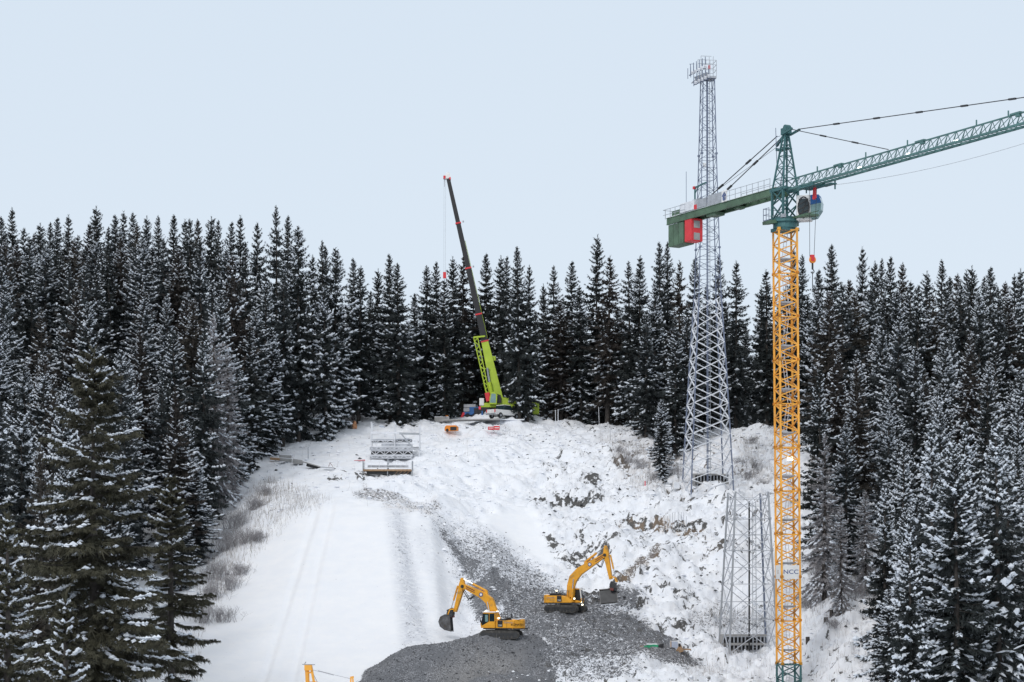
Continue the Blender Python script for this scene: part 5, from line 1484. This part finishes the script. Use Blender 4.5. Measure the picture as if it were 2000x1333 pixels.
def simple(name, px, py, Y, rz, label, cat, group=None):
    return empty(name, P(px, py, Y), rz, label, cat, group)
t = simple('concrete_block', 863, 824, 322, R(3), 'long grey concrete block at the trees left of the blue trailer', 'concrete block')
b = MB(); b.box((0, 0, .35), (2.4, .8, .75)); b.build('block_body', M['concrete'], t, bevel=.04); MB().box((0, 0, .76), (2.3, .75, .07)).build('snow_cap', M['snow'], t)
t = simple('orange_crate', 871, 816, 323, R(8), 'small orange crate on the far end of the long concrete block', 'crate')
MB().box((0, 0, .15), (.65, .5, .42)).build('crate_box', M['orange'], t, bevel=.02); MB().box((0, 0, .38), (.6, .45, .06)).build('crate_lid', M['reddirt'], t)
t = simple('generator', 882, 843.5, 310.5, R(-14), 'orange compressor with black grille half buried on the snowy crest', 'compressor')
MB().prism([(-1.0, .1), (1.0, .1), (1.0, .72), (.7, .95), (-.8, .95), (-1.0, .6)], -.55, .55).build('housing', M['orange'], t, bevel=.07)
MB().box((.45, -.57, .42), (1.0, .06, .55)).build('grille', M['black'], t); MB().box((0, 0, .98), (1.5, .9, .1)).build('snow_cap', M['snow'], t, bevel=.03)
for x_ in (-.55,): MB().tube((x_, -.6, .2), (x_, -.45, .2), .24, n=12).build('wheel', M['rubber'], t)
t = simple('road_barrier', 964, 840.5, 309, R(5), 'red and white barrier block on the road below the mobile crane', 'barrier')
MB().box((-.45, 0, .28), (.85, .5, .48)).build('red_block', M['red'], t, bevel=.03); MB().box((.48, 0, .34), (.9, .5, .58)).build('red_block', M['red'], t, bevel=.03)
b = MB(); b.box((-.45, -.26, .30), (.7, .02, .10)); b.box((.48, -.26, .34), (.7, .02, .12)); b.build('white_band', M['white'], t)
b = MB(); b.box((.5, 0, .72), (.9, .35, .18)); b.build('snowy_top', M['snow'], t)
for x_ in (.2, .7): MB().box((x_, 0, .85), (.24, .2, .14)).build('lamp_head', M['black'], t)
t = simple('road_plate', 945, 823, 318, R(2), 'long snowy timber mats under the mobile crane and pickup', 'ground mat')
b = MB(); b.box((-2.0, -1.5, .05), (9.0, 2.2, .2), 0, R(-1)); b.build('mat_plank', M['concrete'], t); b = MB(); b.box((1.4, 0, .18), (10, 2.4, .16)); b.build('mat_plank', M['snow'], t, bevel=.04)

# ---------------------------------------------------------------- scaffold bays with stacked steel beams
YS = 283.5
ks = F / YS
def sl(px, py, base): return ((px - base[0]) / ks, (base[1] - py) / ks)
B1 = (771, 896)
t = empty('scaffold_frame', P(B1[0], B1[1], YS), 0, 'upper scaffold bay of grey posts around stacked steel trusses', 'scaffold')
for px, topy in ((725, 824), (771, 824), (819, 828)):
    for dy in (0, 2.2):
        x_ = (px - B1[0]) / ks; b = MB(); b.tube((x_, dy, -1.2), (x_, dy, (B1[1] - topy) / ks), .075, n=6); b.build('post', M['galv_bright'], t)
def ledger(px0, py0, px1, py1, w, tt, base, material=None, dy=-.08, nm='ledger', h=None):
    a, c = sl(px0, py0, base), sl(px1, py1, base); b = MB(); b.bar((a[0], dy, a[1]), (c[0], dy, c[1]), w, h); return b.build(nm, material or M['galv_bright'], tt)
ledger(724, 846, 780, 846, .16, t, B1, h=.26); ledger(780, 847, 819, 848, .16, t, B1, M['galv'], h=.28); ledger(782, 846, 806, 874, .12, t, B1, M['galv'], h=.2)
ledger(724, 861, 772, 861, .07, t, B1); ledger(805, 876, 819, 876, .2, t, B1); ledger(805, 861, 824, 861, .05, t, B1); ledger(805, 869, 819, 869, .05, t, B1)
ledger(824, 865, 824, 896, .05, t, B1); ledger(724, 873.5, 819, 873.5, .06, t, B1, dy=2.2)
b = MB()
for k in range(6):
    a = sl(806 + (k % 2) * 11, 878 + k * 3.5, B1); c = sl(806 + ((k + 1) % 2) * 11, 878 + (k + 1) * 3.5, B1); b.bar((a[0], -.05, a[1]), (c[0], -.05, c[1]), .05)
b.build('stair_flight', M['galv'], t)
def truss_stack(px0, px1, py0, py1, Y, label, dark=True, cover=False):
    """one long box truss lying on its side, snow on top"""
    L_ = (px1 - px0) / F * Y; Hh = (py1 - py0) / F * Y
    tt = empty('steel_truss', P((px0 + px1) / 2, py1, Y), 0, label, 'truss', 'steel trusses stacked in the scaffold bays')
    b = MB(); b.box((0, .36, Hh / 2), (L_ * .98, .5, Hh * .9)); b.build('painted_shade_core', M['steel_dark'], tt)  # dark solid: the shade between the truss members, put into colour
    b = MB()
    for z_ in (.06, Hh - .06): b.bar((-L_ / 2, 0, z_), (L_ / 2, 0, z_), .16, .16)
    b.build('chord', M['galv_mid'], tt)
    n_ = max(int(L_ / .62), 4); b = MB()
    for k in range(n_):
        x0_ = -L_ / 2 + L_ * k / n_; x1_ = x0_ + L_ / n_
        b.bar((x0_, 0, .1 if k % 2 else Hh - .1), (x1_, 0, Hh - .1 if k % 2 else .1), .085)
        if k % 2: b.bar((x0_, 0, 0), (x0_, 0, Hh), .06)
    b.build('diagonals', M['galv_bright'], tt)
    MB().box((0, .55, Hh + .05), (L_ * .99, .9, .07)).build('snow_cover', M['snow'], tt, bevel=.03)
    return tt
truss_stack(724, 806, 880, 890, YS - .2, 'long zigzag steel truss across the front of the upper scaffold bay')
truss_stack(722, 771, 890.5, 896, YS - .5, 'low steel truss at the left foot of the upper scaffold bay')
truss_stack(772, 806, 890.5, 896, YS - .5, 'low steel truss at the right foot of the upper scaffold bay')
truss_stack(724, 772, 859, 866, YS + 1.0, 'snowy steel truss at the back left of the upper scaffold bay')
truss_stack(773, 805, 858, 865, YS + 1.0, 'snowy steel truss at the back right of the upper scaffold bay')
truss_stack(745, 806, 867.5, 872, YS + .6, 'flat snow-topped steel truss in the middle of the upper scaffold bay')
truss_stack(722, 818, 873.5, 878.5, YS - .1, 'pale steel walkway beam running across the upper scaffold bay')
B2 = (757, 930)
YS2 = 268; ks = F / YS2
t = empty('scaffold_frame', P(B2[0], B2[1], YS2), 0, 'lower scaffold bay of grey posts with timber deck standing on the slope', 'scaffold')
for px, topy, boty in ((709, 900, 948), (757, 897, 932), (805, 900, 926)):
    for dy in (0, 1.8): x_ = (px - B2[0]) / ks; MB().tube((x_, dy, (B2[1] - boty) / ks - .4), (x_, dy, (B2[1] - topy) / ks), .07, n=6).build('post', M['galv'], t)
for y_, w_ in ((903, .06), (909, .05), (914, .05)): ledger(709, y_, 805, y_, w_, t, B2)
for px in (725, 741, 772, 783, 797): ledger(px, 903, px, 916, .045, t, B2)
dk = MB(); a, c = sl(709, 917, B2), sl(803, 920.5, B2); dk.span((a[0], -.15, a[1]), (c[0], 1.8, c[1])); dk.build('timber_deck', M['wood'], t)
b = MB(); a, c = sl(716, 921, B2), sl(802, 926, B2); b.span((a[0], .25, a[1]), (c[0], 1.7, c[1])); b.build('dark_understructure', M['steel_dark'], t)
for k in range(4): ledger(772 + k * 7.5, 926, 779 + k * 7.5, 920, .05, t, B2, M['wood'], -.22, 'brace')
ledger(709, 930, 706, 949, .09, t, B2, M['wood'], nm='brace')
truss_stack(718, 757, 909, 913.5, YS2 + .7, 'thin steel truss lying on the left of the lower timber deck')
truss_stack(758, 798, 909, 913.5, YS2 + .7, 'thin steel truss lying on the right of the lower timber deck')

# ---------------------------------------------------------------- planks and slabs on the left terrace
YP = 283
def slab(name, px0, py0, px1, py1, th, dp, material, label, cat, Y=None, snow=True, group=None):
    dY = (Y or 0); Y = hitY((px0 + px1) / 2, max(py0, py1) + 4) - .3 + dY
    a, c = P(px0, py0, Y), P(px1, py1, Y); m_ = (a + c) / 2; L_ = (c - a).length; an_ = -math.atan2((c - a).z, (c - a).x)
    t_ = empty(name, m_, 0, label, cat, group); MB().box((0, 0, 0), (L_, dp, th), 0, an_).build('slab_body', material, t_, bevel=.02)
    if snow: MB().box((0, .05, th / 2 + .04), (L_ * .97, dp * .9, .08), 0, an_).build('snow_cap', M['snow'], t_, bevel=.02)
    return t_
slab('concrete_slab', 528, 896, 548, 898, .34, .8, M['wood'], 'brownish slab at the left end of the row on the terrace', 'slab')
slab('concrete_slab', 546, 892, 569, 893, .40, .9, M['concrete'], 'upper grey slab of the stacked pair on the left terrace', 'slab', .4)
slab('concrete_slab', 547, 898, 570, 900, .40, .9, M['concrete'], 'lower grey slab of the stacked pair on the left terrace', 'slab')
slab('concrete_slab', 572, 901, 592, 904, .60, .9, M['concrete'], 'thick grey slab beside the stacked pair on the terrace', 'slab')
slab('board_walk', 590, 902, 628, 913, .14, .9, M['concrete'], 'sloping grey board bridging the dark hollow on the terrace', 'board')
slab('board_walk', 626, 912.5, 652, 914.5, .10, .7, M['galv'], 'thin board lying flat right of the dark hollow', 'board')
b = MB(); b.box((0, 0, 0), (1.9, .8, .5), 0, R(14)); t = tag(b.build('dark_hollow_pipe', M['black'], bevel=.1), 'dark opening under the sloping board on the terrace', 'culvert'); t.location = P(612, 911, hitY(612, 916))
b = MB(); pts = [HP(652, 915), HP(661, 919), HP(672, 920), HP(677, 923)]; b.path(pts, .07); tag(b.build('black_hose', M['rubber']), 'black hose curling off the right end of the boards', 'hose')
t = simple('trestle', 646, 914, hitY(646, 915), 0, 'little reddish trestle standing on the boards', 'trestle')
b = MB(); b.bar((-.35, 0, 0), (-.1, 0, .68), .05); b.bar((.4, 0, 0), (-.1, 0, .68), .05); b.build('trestle_leg', M['reddirt'], t)
t = simple('fallen_board', 702, 901, hitY(702, 903), R(0), 'pale red board lying left of the scaffold bays', 'board'); MB().prism([(-.8, .05), (.8, 0), (.8, .22), (-.7, .12)], -.2, .2).build('board_body', mat('faded_red', (.55, .22, .24), .7), t)

# poles and stakes
def pole(px, py0, py1, Y, label, r=.035, material='galv', lean=0, grp=None, name='survey_pole'):
    Y = hitY(px, py1); a = P(px, py1, Y); h = (py1 - py0) / F * Y
    b = MB(); b.tube((0, 0, -.8), (lean, 0, h), r, n=6); o = b.build(name, M[material]); o.location = a; tag(o, label, 'pole', grp); return o
pole(602, 873, 897, 277, 'thin grey pole with a shoe standing on the left terrace above the slabs', .06)
pole(1085, 801, 858, 300, 'left one of the two thin poles standing close together on the crest', .045, 'galv_bright')
pole(1090, 800, 862, 300, 'right one of the two thin poles standing close together on the crest', .055, 'galv_bright')
pole(1171, 795, 838, 312, 'tall thin pole leaning by the trees above the right-hand slope', .045, 'galv_bright', -.15)
pole(1192, 838, 862, 302, 'short thin pole on the crest right of the tall leaning one', .035, 'galv')
pole(1091, 888, 903, 286, 'short thin grey rod on the slope below the crest', .03, 'galv')
pole(1260, 940, 952, 265.5, 'bright pink marker post left of the floodlight mast', .075, 'pink', 0, None, 'marker_post')
pole(1344, 1145, 1176, 236, 'thin rod standing on the slope left of the half-built tower', .03, 'galv')
pole(1348, 1142, 1170, 236.5, 'slightly taller thin rod beside another left of the half-built tower', .03, 'galv')
g_ = random.Random(5)
for i in range(9):
    pole(1297 + i * 5.5 + g_.uniform(-2, 2), 1003 + g_.uniform(-4, 6), 1040 + g_.uniform(-3, 3), 255, 'thin steel rod in the cluster in front of the brown rock ledge', .03, 'galv', g_.uniform(-.1, .1), 'rods in front of the brown ledge', 'steel_rod')
for i in range(5):
    pole(1150 + i * 8 + g_.uniform(-2, 2), 958 + g_.uniform(-3, 3), 985 + g_.uniform(-3, 2), 262.5, 'thin rod in the cluster at the dark upper rock hollow', .03, 'galv', 0, 'rods at the dark upper hollow', 'steel_rod')

# ---------------------------------------------------------------- things by the foot of the slope
YB = 217.5
t = simple('tarp_bundle', 1275, 1268, YB, R(4), 'bright green tarpaulin bundle with black end lying in the snow', 'tarpaulin')
b = MB(); b.prism([(-1.0, .18), (-.4, 0), (.55, -.1), (.6, .42), (.1, .50), (-.5, .40), (-1.0, .34)], -.35, .35); b.build('tarp_sheet', M['green_tarp'], t, bevel=.06)
MB().prism([(.55, -.08), (1.15, -.05), (1.15, .62), (.8, .55), (.55, .40)], -.4, .4).build('black_end', M['black'], t, bevel=.05)
MB().box((-1.2, 0, .25), (.5, .3, .2)).build('straw_bundle', M['wood'], t); MB().box((-.1, .1, .52), (1.2, .6, .12)).build('snow_cap', M['snow'], t, bevel=.04)
t = simple('signboard', 1318, 1269, YB + .8, R(-5), 'white framed board leaning in the snow at the slope foot', 'board')
MB().box((0, 0, .45), (1.05, .08, 1.0)).build('frame', M['white'], t); MB().box((-.03, -.05, .50), (.72, .03, .75)).build('panel', mat('pale_blue_panel', (.42, .47, .58), .4), t)
MB().box((-.42, -.06, .45), (.12, .02, .9)).build('wooden_strip', M['wood'], t)
t = simple('plywood_sheet', 1328, 1273, YB, R(0), 'pointed tan plywood sheet leaning in front of the white framed board', 'plywood')
MB().prism([(-.45, .08), (.0, -.12), (.40, .02), (.22, .5), (.0, .95), (-.15, .55)], -.03, .03).build('sheet', M['wood'], t)
t = simple('crate', 1339, 1271, YB + .6, R(6), 'low snow-covered crate right of the tan plywood sheet', 'crate')
b = MB(); b.box((0, 0, .12), (1.1, .7, .14)); b.build('pallet_base', M['wood'], t); b = MB(); b.box((-.05, 0, .5), (.8, .6, .6), 0, R(8)); b.build('snow_lump', M['snow'], t, bevel=.12)
b = MB(); b.box((-.25, -.33, .38), (.14, .05, .18)); b.box((.2, -.33, .38), (.14, .05, .18)); b.bar((-.2, -.3, .75), (.25, -.3, .5), .08); b.build('dark_slots', M['black'], t)
t = simple('white_drum', 1335, 1262, YB, 0, 'small dark bag on top of the white framed board', 'bag'); MB().box((-.45, 0, .1), (.25, .2, .35)).build('bag_body', M['black'], t, bevel=.05); MB().box((-.45, 0, .3), (.2, .18, .06)).build('snow_cap', M['snow'], t)

# yellow crane head rising from the bottom edge
YC = 170
c0_ = P(604, 1301, YC)
t = empty('small_tower_crane', (c0_.x, YC, gz(c0_.x, YC)), 0, 'top of a second yellow crane with a tie bar poking up at the bottom edge', 'crane')
hz0 = c0_.z - t.location.z
kk = F / YC
b = MB(); b.bar((-.25, 0, hz0), (.0, 0, 0), .24); b.bar((.15, 0, hz0), (.6, 0, hz0 - 2.5), .2); b.bar((.6, 0, hz0 - 2.5), (.75, 0, 0), .2); b.bar((-.2, .8, hz0), (-.1, 1.0, 0), .2); b.box((-.08, 0, hz0 - .15), (.62, .6, .45)); b.bar((-.3, 0, hz0 - .6), (.35, 0, hz0 - .55), .14)
for z_ in range(1, int(hz0)): b.bar((-.1, 0, z_), (.7, 0, z_), .08)
b.build('crane_head', M['crane_yellow'], t)
b = MB(); b.bar((-.6, 0, hz0 + .12), (.5, 0, hz0 + .1), .08); b.bar((-.4, 0, hz0 + .15), (-.28, 0, hz0 + .35), .08); b.build('head_bracket', M['galv'], t)
b = MB(); b.bar((.3, 0, hz0 - .35), (3.55, 0, hz0 - 1.1), .035); b.bar((.75, 0, hz0 - .42), (2.1, 0, hz0 - .78), .075); b.bar((.2, 0, hz0 - .4), (1.1, 0, hz0 - 2.2), .05); b.build('tie_bar', M['greytarp'], t)
b = MB(); b.bar((3.55, 0, hz0 - 1.05), (3.4, 0, 0), .13); b.bar((3.72, 0, hz0 - 1.05), (3.9, 0, 0), .13); b.bar((3.5, 0, hz0 - 1.0), (3.8, 0, hz0 - .95), .16); b.build('jib_post', M['crane_yellow'], t)

# ---------------------------------------------------------------- stumps, logs, shrubs
def stump(px, Y, r, h, label, material='bark'):
    p = G(px, Y); t_ = empty('tree_stump', p, random.random() * 6, label, 'stump')
    MB().tube((0, 0, -.3), (.03, .02, h), r * 1.15, r, 10).build('stump_wood', M[material], t_); MB().tube((.03, .02, h), (.03, .02, h + .05), r * .95, r * .8, 10).build('snow_cap', M['snow'], t_)
stump(1613, 224, .24, .8, 'tall brown stump below the frosted spruce right of the crane mast')
stump(1624, 226, .20, .7, 'darker stump just right of the tall brown one')
stump(1578, 222, .22, .55, 'small grey stump nearest to the crane mast')
t = empty('broken_stump', P(690, 836, 313), .4, 'splintered orange-brown stump at the forest edge above the terrace', 'stump')
MB().prism([(-.55, -.2), (.5, -.25), (.55, .3), (.35, 1.0), (.1, 1.15), (-.1, .6), (-.4, .3)], -.35, .35).build('stump_wood', mat('fresh_wood', (.50, .24, .12), .8, var=.3, scale=3), t, bevel=.1)
MB().box((-.4, -.1, -.05), (.9, .6, .35), .4, .2).build('root_plate', M['bark'], t)

def shrub(px, Y, w, h, n, label, seed, grp, material='twig'):
    g = np.random.default_rng(seed); p = G(px, Y)
    Vs = []; Fs_ = []; off = 0
    def seg(a, b_, r0):
        nonlocal off
        d = b_ - a; s_ = np.cross(d, g.normal(size=3)); s_ /= np.linalg.norm(s_) + 1e-9; u = np.cross(d, s_); u /= np.linalg.norm(u) + 1e-9
        Vs.extend([a + s_ * r0, a - s_ * r0 * .5 + u * r0 * .8, a - s_ * r0 * .5 - u * r0 * .8, b_]); Fs_.extend([(off, off + 1, off + 3), (off + 1, off + 2, off + 3), (off + 2, off, off + 3)]); off += 4
    for k in range(n):
        a = np.array([g.normal(0, w * .22), g.normal(0, w * .22), -.1]); d = np.array([g.normal(0, .35), g.normal(0, .35), 1]) * h * g.uniform(.5, 1.0)
        b_ = a + d; seg(a, b_, .028)
        for j in range(5):
            t_ = g.uniform(.3, .95); q = a + d * t_; dd = np.array([g.normal(0, .5), g.normal(0, .5), g.uniform(.2, .9)]) * h * .35
            seg(q, q + dd, .016)
            for l_ in range(2): q2 = q + dd * g.uniform(.4, .9); seg(q2, q2 + np.array([g.normal(0, .3), g.normal(0, .3), g.uniform(.1, .5)]) * h * .3, .012)
    me = np_mesh('frosted_shrub', Vs, Fs_, [M[material]]); o = link(bpy.data.objects.new('frosted_shrub', me)); o.location = p; tag(o, label, 'shrub', grp)
sh = [(440, 240, 2.6, 2.6), (425, 232, 2.4, 2.2), (462, 246, 2.4, 2.4), (480, 240, 2.0, 1.8), (412, 225, 2.6, 2.0), (450, 228, 2.4, 1.8), (498, 250, 2.0, 1.6), (520, 256, 1.8, 1.3), (435, 218, 2.2, 1.6), (396, 218, 2.4, 2.2), (470, 232, 1.8, 1.4), (505, 240, 1.6, 1.2)]
for i, (px, Y, w, h) in enumerate(sh): shrub(px, Y, w * 1.35, h * 1.1, 60, f'frosted bare shrub on the left bank beside the groomed run, {ORD[i]} planted uphill', 100 + i, 'frosted shrubs on the left bank')
sh2 = [(1650, 232, 3.0, 2.4), (1680, 228, 2.8, 2.0), (1595, 238, 2.4, 2.2), (1630, 222, 2.2, 1.2), (1575, 232, 2.0, 1.6), (1700, 236, 2.6, 2.4), (1668, 240, 2.8, 2.8)]
for i, (px, Y, w, h) in enumerate(sh2): shrub(px, Y, w, h, 46, 'frosted bare shrub', 200 + i, 'frosted shrubs right of the crane mast')
sh3 = [(1225, 284, 2.4, 2.0), (1250, 276, 2.2, 2.0), (1275, 272, 2.0, 1.6), (1300, 276, 2.4, 2.2), (1240, 290, 2.2, 1.6), (1210, 292, 1.8, 1.2), (1460, 274, 1.8, 1.6), (1478, 278, 2.0, 1.6), (1492, 270, 1.6, 1.4), (1445, 281, 2.0, 1.4), (1470, 287, 1.6, 1.2), (1320, 272, 1.8, 1.4)]
for i, (px, Y, w, h) in enumerate(sh3): shrub(px, Y, w, h, 34, 'frosted bare shrub', 300 + i, 'frosted shrubs around the floodlight mast')
sh4 = [(650, 315, 2.6, 2.2), (630, 312, 2.2, 2.0), (672, 320, 2.4, 2.0), (605, 310, 2.0, 1.8), (700, 323, 2.2, 1.6)]
for i, (px, Y, w, h) in enumerate(sh4): shrub(px, Y, w, h, 34, 'frosted bare shrub', 400 + i, 'frosted shrubs under the trees above the terrace')
# shrubs: one label each, by their order along their own patch
for gname, ph in (('frosted shrubs on the left bank', 'on the left bank beside the smooth run'), ('frosted shrubs right of the crane mast', 'on the snow right of the crane mast'),
                  ('frosted shrubs around the floodlight mast', 'on the bank around the floodlight mast'), ('frosted shrubs under the trees above the terrace', 'under the trees above the terrace')):
    L1 = sorted([o for o in SC.objects if o.get('group') == gname], key=lambda o: o.location.x / o.location.y)
    for i, o in enumerate(L1): o['label'] = f'frosted leafless shrub {ph}, {ORD[i]} from the left'
t = empty('wooden_fence', P(436, 1035, 247), R(4), 'grey rail fence showing between the trees on the left bank', 'fence')
b = MB()
for z_ in (.1, 1.1): b.bar((-1.4, 0, z_), (1.5, 0, z_ + .05), .10)
b.build('rail', M['galv_bright'], t)
for x_ in (-1.3, 0, 1.3): MB().bar((x_, .1, -.6), (x_, .1, 1.3), .09).build('post', M['galv'], t)

# ---------------------------------------------------------------- loose stones and dry stalks (uncountable)
def scatter(name, n, fn_mask, size, mats_, seed, flat=.65, kind='stuff', sink=.25):
    g = np.random.default_rng(seed)
    xs = g.uniform(-46, 42, n * 30); ys = g.uniform(196, 326, n * 30)
    i = np.clip(np.searchsorted(gx, xs) - 1, 0, nx - 2); j = np.clip(np.searchsorted(gy, ys) - 1, 0, ny - 2)
    pr = fn_mask[j, i]; k = np.nonzero(g.random(len(xs)) < pr)[0][:n]
    xs, ys = xs[k], ys[k]; zs = gza(xs, ys); m_ = len(xs)
    sz = size[0] * (size[1] / size[0]) ** (g.random(m_) ** 2.2)
    a = g.uniform(0, 6.28, m_)
    o = OCT_V[None] * g.uniform(.6, 1.25, (m_, 6))[..., None] + g.normal(0, .12, (m_, 6, 3))
    X_ = (o[..., 0] * np.cos(a)[:, None] - o[..., 1] * np.sin(a)[:, None]) * sz[:, None]; Y_ = (o[..., 0] * np.sin(a)[:, None] + o[..., 1] * np.cos(a)[:, None]) * sz[:, None]
    Z_ = o[..., 2] * sz[:, None] * flat
    V = np.stack([xs[:, None] + X_, ys[:, None] + Y_, zs[:, None] + Z_ + sz[:, None] * (.3 - sink)], -1).reshape(-1, 3)
    F_ = (OCT_F[None] + (np.arange(m_) * 6)[:, None, None]).reshape(-1, 3)
    mi = np.repeat(g.integers(0, len(mats_), m_), 8)
    me = np_mesh(name, V, F_, mats_, mi); o_ = link(bpy.data.objects.new(name, me)); tag(o_, kind=kind)
    return o_
sd = mat('stone_dark', (.055, .058, .064), .9, var=.4, scale=3); sm_ = mat('stone_grey', (.14, .145, .155), .9, var=.3, scale=3); sl_ = mat('stone_pale', (.28, .285, .30), .9, var=.2, scale=3)
o_ = scatter('gravel_stones', 16000, np.clip((gA + gB * .8 + g_mid + g_wedge * .4), 0, 1) * .9, (.03, .15), [sd, sm_, sm_, sl_], 1); tag(o_, 'loose grey broken stone lying on the gravel heaps', 'gravel')
rub = np.clip(rough * right * sstep(.5, .62, fbm(GX * .3, GY * .3, 95)) * .25 + rough * .02 + g_bench, 0, 1) * (1 - smooth_area) + .25 * pits
o_ = scatter('rubble_stones', 3000, rub * .5, (.07, .34), [sd, sd, sm_], 2, .5); tag(o_, 'dark stones poking out of the rough snow', 'stones')
clod = np.clip(rough * (1 - smooth_area) * (1 - np.clip(grav, 0, 1)), 0, 1)
o_ = scatter('snow_clods', 4500, clod * .5, (.12, .45), [M['snow']], 3, .55, sink=.1); tag(o_, 'lumps of snow-covered rubble all over the rough slope', 'snow clods')
# dry stalks
g = np.random.default_rng(9)
gr_mask = np.clip(left_bank * .9 + g_grass * .8 + pmw([(1180, 860), (1330, 880), (1330, 955), (1240, 950)], 20) * .7 + pmw([(1435, 860), (1515, 850), (1515, 955), (1440, 955)], 16) * .7
                  + pm([(1565, 1120), (1740, 1100), (1740, 1330), (1565, 1330)], 20) * .35 + pm([(1330, 1270), (1520, 1275), (1520, 1333), (1330, 1333)], 10) * .3 + rough * .012, 0, 1)
xs = g.uniform(-46, 48, 600000); ys = g.uniform(196, 320, 600000)
i = np.clip(np.searchsorted(gx, xs) - 1, 0, nx - 2); j = np.clip(np.searchsorted(gy, ys) - 1, 0, ny - 2)
k = np.nonzero(g.random(len(xs)) < gr_mask[j, i] * .35)[0][:20000]
xs, ys = xs[k], ys[k]; zs = gza(xs, ys); m_ = len(xs); hh = g.uniform(.25, 1.2, m_) ** 1.3; an_ = g.uniform(0, 3.14, m_)
b0 = np.stack([xs - .016 * np.cos(an_), ys - .016 * np.sin(an_), zs - .1], -1); b1 = np.stack([xs + .016 * np.cos(an_), ys + .016 * np.sin(an_), zs - .1], -1)
tp = np.stack([xs + g.normal(0, .14, m_), ys + g.normal(0, .14, m_), zs + hh], -1)
me = np_mesh('dry_grass', np.stack([b0, b1, tp], 1).reshape(-1, 3), np.arange(m_ * 3).reshape(-1, 3), [mat('dry_stalk', (.30, .27, .25), .9, var=.4, scale=.3)])
tag(link(bpy.data.objects.new('dry_grass', me)), 'dry frosted grass stalks on the banks', 'grass', kind='stuff')

# ---------------------------------------------------------------- fold helper frames into their things (thing > part > sub-part)
bpy.context.view_layer.update()
for nm in ('counter_jib_assembly', 'slewing_platform', 'undercarriage'):
    for o in [q for q in SC.objects if q.type == 'EMPTY' and q.name.split('.')[0] == nm]:
        for ch in list(o.children):
            mtx = o.matrix_local @ ch.matrix_local
            ch.parent = o.parent; ch.matrix_local = mtx
        bpy.data.objects.remove(o)
    bpy.context.view_layer.update()
